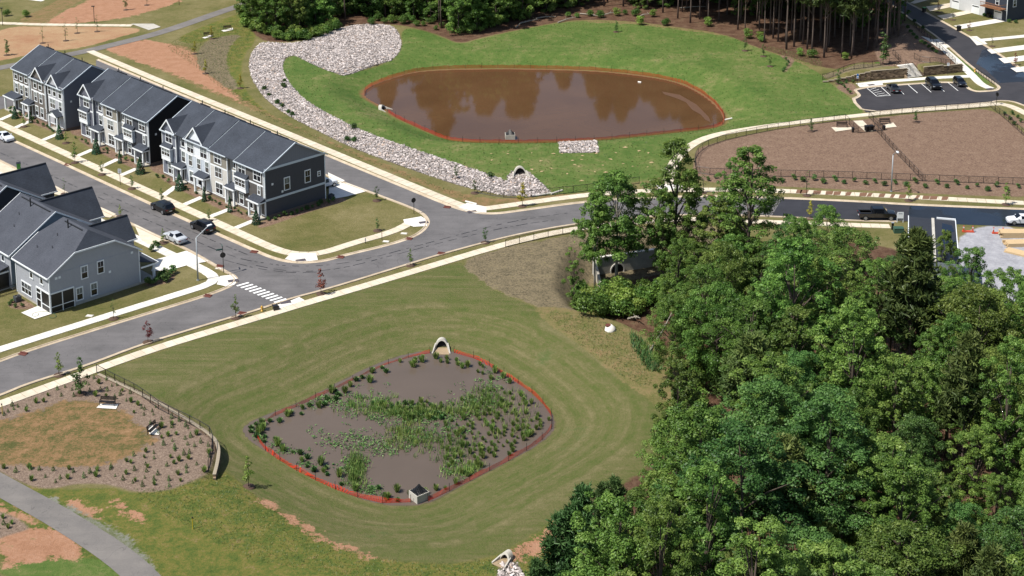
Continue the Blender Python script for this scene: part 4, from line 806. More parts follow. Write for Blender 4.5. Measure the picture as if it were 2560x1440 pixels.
fence('black chain-link fence along the street side of the dog park', [(1742,432),(1765,437),(1920,441),(2100,445),(2307,453),(2560,462),(2680,467)])
fence('black chain-link fence curving along the dog park footpath', [(1742,432),(1737,408),(1742,388),(1765,368),(1810,352),(1860,340),(1930,326),(2010,314),(2113,301)])
fence('black chain-link fence between the dog park and the parking lot', [(2172,294),(2300,281),(2400,274),(2477,268)])
fence('black chain-link fence down the far right side of the dog park', [(2477,268),(2520,304),(2560,340),(2600,376)])
fence('black chain-link fence dividing the two dog runs', [(2186,322),(2245,388),(2307,453)])
fence('short black fence on the left of the dog park gate', [(2113,301),(2145,333)]); fence('short black fence on the right of the dog park gate', [(2172,294),(2206,327)]); fence('low black fence closing the dog park gate', [(2145,333),(2206,327)])
fence('black fence above the arched culvert by the street', [(1193,483),(1240,491),(1285,497),(1340,492),(1380,488),(1492,475),(1598,459)])
fence('black fence on the pond bank beside the lower pavement', [(1264,618),(1280,613),(1380,592),(1430,583),(1590,568),(1760,566)])
fence('black fence along the top of the near retaining wall', [(242,932),(285,955),(333,978),(367,1000),(398,1024),(445,1047),(490,1068),(526,1090),(533,1110),(530,1140),(521,1176)], h=1.15, step=1.9)
fence('black fence on top of the stone wall left of the stairs', [(2056,199),(2100,184),(2150,172),(2225,160),(2247,158)]); fence('short black fence beside the stair landing', [(2232,136),(2252,156)])
fence('black fence round the front of the paved terrace', [(2285,146),(2305,157),(2350,161),(2388,160)]); fence('black fence climbing the bank beside the sloping pavement', [(2388,160),(2350,124),(2315,93),(2285,64)])
fence('black fence in the garden behind the corner house', [(-40,756),(0,742),(42,729)], h=1.2); fence('low black rail fence on the verge by the hydrant', [(2440,180),(2485,212)], h=.9, step=1.3)
M_TPOST = mat('steel_stake', '1b1512', .6, .2)
fence('orange safety netting on black stakes round the upper pond', world=resample(np.vstack([GTP([(912,238),(908,230),(925,216),(970,197),(1030,179),(1100,172),(1200,170),(1300,170),(1400,172),(1500,176),(1580,184),(1650,194),(1705,206),(1752,230),(1788,258),(1813,292),(1805,314)]), GTP([(1770,322),(1700,329),(1600,340),(1500,349),(1400,354),(1300,356),(1180,354),(1118,348),(1075,333),(1035,315),(995,297),(970,281)])]), 1.0), h=1.2, nh=.85, step=3.6, netm=M_ORANGE, postm=M_TPOST, r=.03, name='safety_fence', rails=False, cat='safety fence', sag=.22)
LF1 = [(1075,884),(1000,902),(930,931),(870,963),(800,993),(730,1025),(680,1046),(648,1064),(637,1086),(647,1112),(682,1142),(750,1182),(830,1221),(900,1246),(960,1259),(1027,1257)]
LF2 = [(1070,1254),(1120,1230),(1200,1190),(1280,1148),(1342,1112),(1376,1082),(1384,1050),(1366,1019),(1332,985),(1282,950),(1232,920),(1192,898),(1135,882)]
fence('sagging orange safety netting on the left bank of the planted pond', LF1, h=1.0, nh=.55, step=3.0, netm=M_ORANGE, postm=M_TPOST, r=.03, name='safety_fence', rails=False, cat='safety fence', lean=.28, sag=.3)
fence('sagging orange safety netting on the right bank of the planted pond', LF2, h=1.0, nh=.55, step=3.0, netm=M_ORANGE, postm=M_TPOST, r=.03, name='safety_fence', rails=False, cat='safety fence', lean=.25, sag=.3)

def blockmat():
    m, t, b = new_mat('wall_block'); oi = t.new('ShaderNodeObjectInfo').outputs['Random']; geo = t.new('ShaderNodeNewGeometry').outputs['Position']; n = t.noise(geo, 2.5, 4, .7)
    c = t.ramp(t.math('ADD', t.math('MULTIPLY', oi, .6), t.math('MULTIPLY', n, .4)), [(.2, srgb('453729')), (.5, srgb('6b5844')), (.8, srgb('8a765e'))]); t.put(b.inputs['Base Color'], c); b.inputs['Roughness'].default_value = .95; return m
M_BLOCK = blockmat(); M_CAP = mat('wall_cap', '8d8270', .9, .3, 3)
def block_wall(label, line, top, base, bl=.46, bh=.2, bd=.3, cap=True, jitter=.03):
    """courses of separate blocks along a world polyline; top and base give heights along it"""
    p = resample(line, bl); o = Vector((*p[0], 0)); root = thing('retaining_wall', label, 'wall', o); mb = MB().box(-bl/2+.012, bl/2-.012, -bd/2, bd/2, 0, bh-.014); me = mb.data('block', M_BLOCK)
    mc = MB().box(-bl/2+.008, bl/2-.008, -bd/2-.05, bd/2+.03, 0, .1).data('cap_stone', M_CAP); n = 0; extra = []
    for i in range(len(p)-1):
        c = (p[i]+p[i+1])/2; d = p[i+1]-p[i]; a = math.atan2(d[1], d[0]); zt = top(i/(len(p)-1), c); zb = base(i/(len(p)-1), c); k = int(math.ceil((zt-zb)/bh))
        for j in range(max(k, 1)):
            off = bl/2*(j % 2)+random.uniform(-.01, .01); w = random.uniform(-jitter, jitter)
            loc = (c[0]-o.x+math.cos(a)*off-math.sin(a)*w, c[1]-o.y+math.sin(a)*off+math.cos(a)*w, zt-(j+1)*bh)
            if n < 300: inst('block', me, root, loc, a); n += 1
            else: extra.append((loc, a))
        if cap: inst('cap_stone', mc, root, (c[0]-o.x, c[1]-o.y, zt), a)
    if extra:
        mb = MB()
        for loc, a in extra:
            b0 = len(mb.v); mb.box(-bl/2+.012, bl/2-.012, -bd/2, bd/2, 0, bh-.014); ca, sa = math.cos(a), math.sin(a)
            mb.v[b0:] = [(x*ca-y*sa+loc[0], x*sa+y*ca+loc[1], z+loc[2]) for x, y, z in mb.v[b0:]]
        ob = mb.obj('block_course', M_BLOCK, root); ob['kind'] = 'stuff'
    return root
WL = smooth_line(GP([(246,938),(300,962),(400,1012),(470,1052),(534,1094),(548,1122),(545,1155),(536,1190)]), 2)
block_wall('low curved retaining wall of tan blocks beside the near benches', WL, lambda t_, c: .12, lambda t_, c: min(-.25, float(T([c+np.array([.5, -.1])])[0])-.1))
WA = GP([(2057,206),(2110,205),(2150,203),(2266,194)]); WB = GP([(2308,190),(2330,188),(2404,180)])
block_wall('stepped brown block retaining wall left of the stairs', WA, lambda t_, c: max(.2, round(min(1.95, .1+t_*3.4)/.2)*.2), lambda t_, c: -.1, bl=.6)
block_wall('brown block retaining wall right of the stairs', WB, lambda t_, c: 1.95 if t_ < .5 else 1.75, lambda t_, c: -.1, bl=.6)
M_RISER = mat('riser_concrete', '6e6a62', .9, .2)
stw = ST_A; sa = math.atan2(ST_U[1], ST_U[0]); stairs = thing('staircase', 'white concrete staircase between the two block walls', 'stairs', (stw[0], stw[1], 0), sa)
for k in range(11):
    st_ = MB().box(0.02, ST_W-.02, .31*k, .31*k+.33 if k < 10 else 3.85, -.05, .17*(k+1)-.05).obj('step', M_RISER, stairs); MB().box(0, ST_W, .31*k-.03, .31*k+.27 if k < 10 else 3.85, .17*(k+1)-.05, .17*(k+1)).obj('tread', M_WHITE, st_)
for k, x in enumerate((ST_W*.52,)):
    r_ = MB(); r_.tube([(x, -.2, .0), (x, -.2, .95), (x, 3.4, 2.85), (x, 3.4, 1.87)], .035, 6); r_.tube([(x, 1.6, .8), (x, 1.6, 1.9)], .03, 6); r_.tube([(x, -.2, .6), (x, 3.4, 2.5)], .025, 6); r_.obj('handrail', M_BLACK, stairs)
for x in (-.3, ST_W+.02): MB().prism([(x, -.3, -.1), (x, 3.9, -.1), (x, 3.9, 2.05), (x, .4, .7), (x, -.3, .3)], (.28, 0, 0)).obj('cheek_wall', M_BLOCK, stairs)

# concrete drains
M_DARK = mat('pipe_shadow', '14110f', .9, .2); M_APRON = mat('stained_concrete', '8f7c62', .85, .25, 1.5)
def culvert(label, loc, rz, r=.8, fl=1.7):
    root = thing('culvert', label, 'culvert', loc, rz); n = 18; th = .16; hh = 1.35; mb = MB()
    A = [math.pi*k/n for k in range(n+1)]
    def pt(a, rr, y): return (math.cos(a)*rr, y, math.sin(a)*rr*hh)
    for k in range(n):   # the pipe end: a thick arch leaning back into the bank
        q = [pt(A[k], r, 0), pt(A[k+1], r, 0), pt(A[k+1], r+th, 0), pt(A[k], r+th, 0)]; q = [(x, y+z*.45, z) for x, y, z in q]; mb.prism(q, (0, .7, -.05))
    for s_ in (-1, 1):   # flared side walls
        x0, x1 = s_*r, s_*r*1.5
        q = [(x0, .0, -.15), (x0, .42, r*.95), (x1, -fl, .16), (x1, -fl, -.15)]; mb.prism(q if s_ > 0 else q[::-1], (s_*th, 0, 0))
    mb.obj('flared_pipe', M_CAST, root)
    MB().prism([(-r*1.5, -fl-.15, .02), (r*1.5, -fl-.15, .02), (r*.98, 1.0, .02), (-r*.98, 1.0, .02)], (0, 0, .05)).obj('apron', M_APRON, root)
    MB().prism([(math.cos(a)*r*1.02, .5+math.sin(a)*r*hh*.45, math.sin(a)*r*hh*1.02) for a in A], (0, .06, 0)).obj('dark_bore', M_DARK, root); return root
culvert('arched concrete culvert mouth draining into the planted pond', GT(1104, 872, -.05), 0, .72, fl=1.5); culvert('arched culvert mouth above the riprap by the street', GT(1301, 440, -.05), R(8), .95, fl=1.3)
culvert('half-sunk pale flared pipe on the left shore of the upper pond', GT(962, 275, -.25), R(62), .75, fl=1.4); culvert('broken drain mouth at the bottom edge of the lawn', GT(1259, 1404, .0), R(-35), .45, fl=.9)
for lb, px, z0, sc in (('square concrete riser with black trash rack in the planted pond', (1047, 1252), ZLOW, .85), ('small concrete riser with black rack in the upper pond', (1275, 347), ZUP, .95)):
    p = G(*px, z0+.1); rs = thing('riser_box', lb, 'drain box', (p.x, p.y+.6, z0-.6), R(38) if sc == .85 else R(4)); w = .95*sc
    MB().box(-w, w, -w, -w+.18, 0, 1.5).box(-w, w, w-.18, w, 0, 1.5).box(-w, -w+.18, -w+.18, w-.18, 0, 1.5).box(w-.18, w, -w+.18, w-.18, 0, 1.5).obj('box_wall', M_CAST, rs)
    g = MB()
    for k in np.linspace(-.85, .85, 8):
        zt = 2.4-.8*abs(k)/.85
        g.tube([(k*w, -w*.9, 1.5), (k*w*.75, 0, zt), (k*w, w*.9, 1.5)], .06, 5); g.tube([(-w*.9, k*w, 1.5), (0, k*w*.75, zt), (w*.9, k*w, 1.5)], .055, 5)
    g.obj('trash_rack', M_BLACK, rs)
hw0, hw1 = G(1484, 648, -.9), G(1640, 625, -.9); hd = hw1-hw0; hwl = hd.length
hw = thing('headwall', 'grey concrete headwall with round pipe behind the tall trees', 'headwall', (hw0.x, hw0.y, -4.2), math.atan2(hd.y, hd.x))
MB().box(0, hwl, 0, .4, 0, 3.3).obj('wall', M_CAST, hw); MB().box(-.1, hwl+.1, -.08, .48, 3.3, 3.45).obj('coping', M_WHITE, hw)
MB().prism([(0, 0, 0), (-1.2, -5.6, 0), (-1.2, -5.6, 1.0), (0, 0, 3.4)], (.35, 0, 0)).obj('wing_wall', M_CAST, hw); MB().prism([(hwl, 0, 0), (hwl+1.4, -5.6, 0), (hwl+1.4, -5.6, 1.0), (hwl, 0, 3.4)], (.35, 0, 0)).obj('wing_wall', M_CAST, hw)
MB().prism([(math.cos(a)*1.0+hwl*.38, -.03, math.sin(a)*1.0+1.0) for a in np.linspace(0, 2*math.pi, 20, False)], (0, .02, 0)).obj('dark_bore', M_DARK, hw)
mb = MB(); [mb.prism([(math.cos(a)*1.0+hwl*.38, -.12, math.sin(a)*1.0+1.0), (math.cos(a2)*1.0+hwl*.38, -.12, math.sin(a2)*1.0+1.0), (math.cos(a2)*1.18+hwl*.38, -.12, math.sin(a2)*1.18+1.0), (math.cos(a)*1.18+hwl*.38, -.12, math.sin(a)*1.18+1.0)], (0, .12, 0)) for a, a2 in zip(np.linspace(0, 6.283, 21)[:-1], np.linspace(0, 6.283, 21)[1:])]; mb.obj('pipe_collar', M_WHITE, hw)
mh = thing('manhole_cone', 'white concrete manhole cone with rusty lid ring in the grass', 'manhole', GT(1525, 825)); MB().tube([(0, 0, -.2), (0, 0, .15), (-.22, 0, .6)], [.85, .75, .45], 20).obj('cone', M_WHITE, mh, True); MB().tube([(-.24, 0, .6), (-.24, 0, .76)], .38, 16).obj('lid_ring', M_IRON, mh)
M_BLADE = mat('street_name_green', '1d4a44', .5)
# ---------------------------------------------------------------- street furniture
M_GALV = mat('galvanised_steel', '9a9fa2', .45, .1, metal=.3); M_GLOW = mat('lamp_lens', 'e6e8ea', .3, .03)
def lamp(label, px, az, h=6.5):
    t_ = thing('street_lamp', label, 'street lamp', G(*px)); u = Vector((math.cos(R(az)), math.sin(R(az)), 0))
    MB().tube([(0, 0, 0), (0, 0, h)], [.13, .075], 10).obj('pole', M_GALV, t_, True); MB().tube([(0, 0, 0), (0, 0, .12)], .22, 10).obj('base', M_GALV, t_)
    e = u*2.1+Vector((0, 0, h+1.15)); MB().tube([(0, 0, h-.15), tuple(u*.1+Vector((0, 0, h+.05))), tuple(e)], [.07, .06, .045], 8).obj('arm', M_GALV, t_)
    w = Vector((-u.y, u.x, 0))*.16; a, b_ = e-u*.1, e+u*.6
    hd_ = MB().prism([tuple(a-w), tuple(b_-w), tuple(b_+w), tuple(a+w)], (0, 0, .14)).obj('luminaire', M_GLOW, t_); return t_
lamp('tall steel street lamp with angled arm beside the corner house', (495, 701), 46); lamp('tall steel street lamp leaning over the street by the dog park', (2228, 479), -88)
def post_lamp(label, px, h):
    t_ = thing('lamp_post', label, 'lamp post', G(*px)); MB().tube([(0, 0, 0), (0, 0, h)], .07, 8).obj('pole', M_BLACK, t_); MB().box(-.5, .25, -.17, .17, h, h+.18).obj('luminaire', M_BLACK, t_)
post_lamp('dark park lamp post at the far left edge', (7, 64), 4.2); post_lamp('dark park lamp post standing on the red clay', (236, 57), 4.0); post_lamp('dark park lamp post cut off by the top edge', (448, 13), 4.0)
def octa(r, y): return [(math.cos(R(22.5+45*k))*r, y, math.sin(R(22.5+45*k))*r) for k in range(8)]
def stop_sign(label, px, rz, h, blades):
    t_ = thing('stop_sign', label, 'stop sign', G(*px), rz); MB().tube([(0, 0, 0), (0, 0, h)], .05, 8).obj('post', M_BLACK, t_)
    zs_ = h-.45 if not blades else h-1.35
    o = MB().prism([(x, y, z+zs_) for x, y, z in octa(.43, .06)], (0, .03, 0)).obj('sign_back', M_BLACK, t_); MB().prism([(x, y, z+zs_) for x, y, z in octa(.41, .091)], (0, .01, 0)).obj('sign_face', mat('stop_red', '8c1b1b', .4), o)
    if blades:
        MB().box(-.95, -.06, -.02, .02, h-.55, h-.3).obj('name_blade', M_BLADE, t_); MB().box(-.02, .02, .06, .85, h-.2, h+.05).obj('name_blade', M_BLADE, t_)
stop_sign('black-backed stop sign on the corner lawn by the alley', (1035, 535), R(35), 2.75, False); stop_sign('black-backed stop sign with green street name blades at the crosswalk', (559, 681), R(20), 4.0, True); stop_sign('stop sign at the mouth of the parking lot', (2491, 262), R(-60), 2.6, False)
M_SIGNW = mat('sign_white', 'c7cacd', .4, .03); M_SIGNB = mat('sign_blue', '2a6fae', .4, .05); M_SIGNG = mat('sign_grey', '8a8f96', .4, .05)
def sign(label, px, rz, h, w, sh, face, mark):
    t_ = thing('road_sign', label, 'sign', G(*px), rz); MB().tube([(0, 0, 0), (0, 0, h)], .045, 6).obj('post', M_BLACK, t_); o = MB().box(-w/2, w/2, -.07, -.05, h-sh-.05, h-.05).obj('panel', face, t_)
    for a in mark: MB().box(a[0], a[1], -.078, -.07, h-sh-.05+a[2], h-sh-.05+a[3]).obj('marking', a[4], o)
sign('white speed sign on a black post beside the street verge', (301, 462), R(-12), 2.9, .62, .78, M_SIGNW, [(-.24, .24, .5, .7, M_SIGNG), (-.2, .2, .1, .4, M_SIGNG)])
sign('blue and white accessible parking sign at the striped bay', (2143, 214), 0, 2.6, .42, 1.0, M_SIGNW, [(-.18, .18, .5, .97, M_SIGNB), (-.03, .04, .62, .84, M_SIGNW), (-.1, .1, .58, .64, M_SIGNW), (-.14, .14, .12, .3, M_SIGNB)])
sign('white notice sign in front of the terrace fence', (2369, 186), 0, 2.6, .5, .65, M_SIGNW, [(-.16, .16, .35, .5, M_SIGNG)])
sign('small grey post sign on the corner lawn verge', (914, 609), R(-10), .9, .2, .4, M_SIGNG, []); sign('thin marker stake on the corner lawn verge', (955, 600), 0, 1.2, .1, .2, mat('stake_red', '8a4030', .6), [])
sb = thing('notice_board', 'white notice board on two posts beside the black pickup', 'sign board', G(2250, 556)); MB().box(-.52, -.42, -.04, .04, 0, 1.5).obj('post', M_TRIM, sb); MB().box(.42, .52, -.04, .04, 0, 1.5).obj('post', M_TRIM, sb); p_ = MB().box(-.5, .5, -.05, -.0401, .45, 1.75).obj('panel', M_TRIM, sb); MB().box(-.45, .45, -.06, -.05, .5, .68).obj('dark_band', M_BLACK, p_); MB().box(-.3, .3, -.06, -.05, 1.4, 1.55).obj('lettering', M_SIGNG, p_)
M_YEL = mat('hydrant_yellow', 'b98e2c', .45, .1)
def hydrant(label, px):
    t_ = thing('fire_hydrant', label, 'hydrant', G(*px)); MB().tube([(0, 0, 0), (0, 0, .08), (0, 0, .081), (0, 0, .6), (0, 0, .72), (0, 0, .8)], [.18, .18, .12, .12, .15, .04], 10).obj('barrel', M_YEL, t_, True)
    MB().tube([(-.24, 0, .5), (.24, 0, .5)], .06, 8).obj('nozzle', M_YEL, t_); MB().tube([(0, -.2, .45), (0, .05, .45)], .08, 8).obj('pumper_cap', M_YEL, t_)
hydrant('yellow fire hydrant by the crosswalk ramp', (655, 778)); hydrant('yellow fire hydrant beside the far street', (2437, 180))
def marker(label, px, h=1.2):
    t_ = thing('marker_post', label, 'post', GT(*px)); MB().tube([(0, 0, 0), (0, 0, h)], .05, 8).obj('post', mat('marker_yellow', 'b5a02c', .5), t_); MB().tube([(0, 0, h), (0, 0, h+.14)], .075, 8).obj('cap', M_BLACK, t_)
marker('yellow marker post standing in the near meadow', (482, 1322)); marker('yellow marker post by the near pavement edge', (6, 1035))
M_SLAT = mat('bench_slat', '1a1716', .5, .2); M_BRN = mat('bench_brown', '33221b', .6, .2)
def bench(label, px, rz, m, w=1.85):
    t_ = thing('park_bench', label, 'bench', GT(*px, .08), rz)
    for k in range(5): MB().box(-w/2, w/2, -.25+k*.1, -.17+k*.1, .43, .46).obj('seat_slat', m, t_)
    for k in range(4): MB().box(-w/2, w/2, .27+k*.025, .3+k*.025, .55+k*.11, .64+k*.11).obj('back_slat', m, t_)
    for x in (-w/2, w/2-.06):
        MB().box(x, x+.06, -.24, -.18, 0, .62).box(x, x+.06, .22, .28, 0, .95).box(x, x+.06, -.24, .28, .38, .43).box(x, x+.06, -.26, .26, .6, .65).obj('leg', M_BLACK, t_)
bench('black bench facing the lawn on its white pad', (269, 1014), R(-6), M_SLAT); bench('black bench seen end-on by the retaining wall', (384, 1080), R(72), M_SLAT); bench('brown bench farther along the trail bank', (569, 75), R(16), M_BRN); bench('brown bench nearer the planted bank', (520, 92), R(18), M_BRN)
bench('black bench backing on the dog park gate', (2105, 319), R(2), M_SLAT, 2.0); bench('black bench in the right dog run', (2212, 310), R(6), M_SLAT, 2.0)
def bin_(label, px, h=.95, lidm=None, w=.58, m=None, z=None, fall=False, wheels=True):
    p = G(*px); t_ = thing('wheelie_bin' if wheels else 'litter_bin', label, 'bin', p, R(20))
    a, b_ = w/2*.8, w/2
    mb = MB(); mb.v = [(-a, -a, .05), (a, -a, .05), (a, a, .05), (-a, a, .05), (-b_, -b_, h), (b_, -b_, h), (b_, b_, h), (-b_, b_, h)]; mb.f = [(0,3,2,1),(4,5,6,7),(0,1,5,4),(1,2,6,5),(2,3,7,6),(3,0,4,7)]
    mb.obj('body', m or M_BINS, t_); MB().prism([(-b_-.03, -b_-.05, h), (b_+.03, -b_-.05, h), (b_+.03, b_+.03, h+.06), (-b_-.03, b_+.03, h+.06)], (0, 0, .05)).obj('lid', lidm or M_BINS, t_)
    if wheels:
        for x in (-b_, b_-.05): MB().tube([(x, a+.02, .12), (x+.05, a+.02, .12)], .12, 10).obj('wheel', M_BLACK, t_)
    if fall: t_.rotation_euler = (R(88), 0, R(25)); t_.location.z = .3
    return t_
M_BINS = mat('bin_plastic', '17181b', .5, .2); M_LIME = mat('bin_green', '3f8a3a', .5)
bin_('black bin with a bright green lid at a far driveway', (2310, 30), 1.1, M_LIME, .75); bin_('black bin at the foot of the white driveway', (2397, 78), 1.2, None, .8); bin_('green bin by the farthest driveway apron', (47, 423), 1.1, M_BINS, .7, M_LIME); bin_('black bin lying beside the crosswalk ramp', (686, 770), .95, None, .7, fall=True)
bin_('black bin beside the far garage wall', (2416, 14), .9, None, .75); bin_('left black bin of the pair by the bushes at the far garage', (2457, 34), .9, None, .7); bin_('right black bin of the pair by the bushes at the far garage', (2472, 44), 1.0, None, .9)
bin_('left litter bin of the pair in the dog park gate', (2167, 328), 1.0, None, .75, wheels=False); bin_('right litter bin of the pair in the dog park gate', (2178, 327), 1.0, None, .75, wheels=False); bin_('small black bin on a post by the left dog run', (2132, 331), .85, None, .4, wheels=False); bin_('small black bin by the right dog run gate', (2210, 325), .8, None, .4, wheels=False); bin_('black litter bin at the foot of the block wall', (2317, 188), 1.1, None, .45, wheels=False)
def hvac(label, p, rz=0, w=.85, h=.8):
    t_ = thing('air_conditioner', label, 'air conditioner', p, rz); MB().box(-w/2, w/2, -w/2, w/2, .05, h).obj('cabinet', mat('hvac_metal', '3a3f44', .5), t_)
    g = MB()
    for k in range(4): g.tube([(math.cos(a)*(.1+.08*k), math.sin(a)*(.1+.08*k), h+.02) for a in np.linspace(0, 6.283, 13)], .015, 4)
    g.obj('fan_grille', M_BLACK, t_)
hvac('dark air conditioner behind the corner house', G(44, 753), TA); hvac('dark air conditioner behind the end townhouse', G(787, 548) if 0 else G(828, 497), TA, .8)
bx_ = thing('utility_box', 'green utility cabinet on the verge by the pickup', 'utility box', G(2246, 581)); MB().box(-.75, .75, -.5, .5, 0, .75).obj('cabinet', mat('utility_green', '2c4a3a', .6), bx_); MB().box(-.78, .78, -.53, .53, .75, .82).obj('lid', mat('utility_green', '2c4a3a'), bx_)
up_ = thing('utility_pedestal', 'dark grey utility pedestal on the verge', 'utility box', G(2231, 574)); MB().box(-.16, .16, -.14, .14, 0, 1.1).obj('pedestal', M_BLACK, up_); MB().box(-.2, .2, -.18, .18, 1.1, 1.2).obj('cap', M_SIGNG, up_)
# lumber yard behind the wood
M_LUM = mat('new_lumber', 'b9a07a', .75, .25, 6); 
lum = [((2540, 590), 6, 0), ((2552, 612), 4, 4), ((2556, 636), 2, -38)]
for i, (px, n, rz) in enumerate(lum):
    t_ = thing('lumber_stack', ['tall stack of new lumber nearest the white car', 'middle stack of new lumber', 'long low stack of boards slanting to the edge'][i], 'lumber', G(*px), R(rz))
    me_ = MB().box(-2.4, 2.4, -.13, .13, 0, .13).data('board', M_LUM)
    for k in range(n):
        for j in range(6): inst('board', me_, t_, (random.uniform(-.3, .3), -.75+j*.29, .14*k+.02))
M_CONE = mat('barrier_orange', 'b5472c', .5, .2)
for i, px in enumerate(((2420, 580), (2495, 584))):
    t_ = thing('barrier', ['orange and white barrier near the flat roof', 'orange and white barrier near the lumber'][i], 'barrier', G(*px), R(-5))
    for x in (-.7, .7): MB().box(x-.09, x+.09, -.08, .08, 0, 1.0).obj('leg', M_CONE, t_); MB().box(x-.1, x+.1, -.09, .09, .65, .85).obj('reflector', M_SIGNW, t_)
    MB().box(-.9, .9, -.22, .22, 0, .2).obj('base', M_CONE, t_)
# small things left lying about
hs = MB(); a_ = [G(77+18*math.cos(t_)+t_*7, 783+7*math.sin(t_)+t_*.6, .1) for t_ in np.linspace(0, 9, 30)]
tag(MB().tube([tuple(p) for p in a_], .03, 5).obj('garden_hose', mat('hose_green', '3c5a44', .5)), 'green garden hose looped over the patio and lawn', 'hose')
for i, (a, b_) in enumerate((((1164, 505), (1192, 512)), ((1812, 301), (1830, 297)), ((1595, 205), (1603, 206)), ((1330, 492), (1378, 484)), ((1378, 486), (1406, 477)))):
    p0, p1 = GT(*a, .12), GT(*b_, .12); lb = ['white pipe lying on the straw by the alley corner', 'white pipe lying at the end of the upper pond', 'white board floating in the upper pond', 'pale log along the pavement below the riprap', 'pale log end resting on the fence line'][i]
    if i == 2: p0, p1 = G(*a, ZUP+.06), G(*b_, ZUP+.06)
    tag(MB().tube([tuple(p0), tuple(p1)], .16 if i != 2 else .2, 8).obj(['loose_pipe', 'loose_pipe', 'floating_board', 'pale_log', 'pale_log'][i], M_WHITE), lb, ['pipe', 'pipe', 'board', 'log', 'log'][i])
for i, px in enumerate(((1010, 584), (965, 604), (697, 627), (547, 671), (428, 633), (224, 790))):
    t_ = thing('meter_lid', 'flat pale utility lid '+['nearest the tip of the corner lawn', 'beside the bend drain', 'left of the bend ramp', 'by the stop sign', 'beside the corner house driveway', 'on the lawn below the corner house'][i], 'utility lid', G(*px, .0), R(-10)); MB().box(-.5, .5, -.35, .35, 0, .05).obj('frame', M_CAST, t_); MB().box(-.4, .4, -.27, .27, .05, .07).obj('lid', M_WHITE, t_)

# ---------------------------------------------------------------- vehicles
M_TYRE = mat('tyre', '0d0d0e', .8, .1); M_RIM = mat('alloy', '8d9095', .35, .1, metal=.6); M_CGLASS = mat('car_glass', '0a0c10', .05, .05); M_RED = mat('tail_light', '7d1013', .3); M_HEAD = mat('head_light', 'c8cdd2', .15)
SED = [(0, .74, .38, .78, .66, .86), (.12, .86, .25, .92, .74, 1.0), (.85, .9, .2, .98, .72, 1.07), (1.55, .9, .2, .99, .58, 1.40), (2.65, .9, .2, .97, .58, 1.43), (3.4, .9, .2, .93, .74, .99), (4.35, .86, .22, .80, .72, .85), (4.62, .76, .3, .62, .62, .66)]
SUV = [(0, .80, .42, .85, .72, .9), (.08, .92, .3, 1.02, .74, 1.1), (.35, .95, .25, 1.08, .66, 1.62), (1.0, .96, .22, 1.08, .66, 1.72), (2.75, .96, .22, 1.06, .66, 1.70), (3.5, .95, .24, 1.02, .78, 1.10), (4.5, .92, .28, .92, .78, .97), (4.75, .8, .36, .72, .66, .76)]
TRK = [(0, .9, .5, 1.1, .86, 1.12), (.05, .98, .45, 1.15, .92, 1.17), (2.0, .98, .42, 1.15, .92, 1.17), (2.05, .98, .42, 1.16, .78, 1.80), (2.2, .98, .42, 1.16, .76, 1.86), (3.9, .98, .42, 1.15, .76, 1.86), (4.6, .98, .42, 1.13, .86, 1.2), (5.65, .95, .44, 1.02, .85, 1.1), (5.85, .86, .5, .85, .78, .9)]
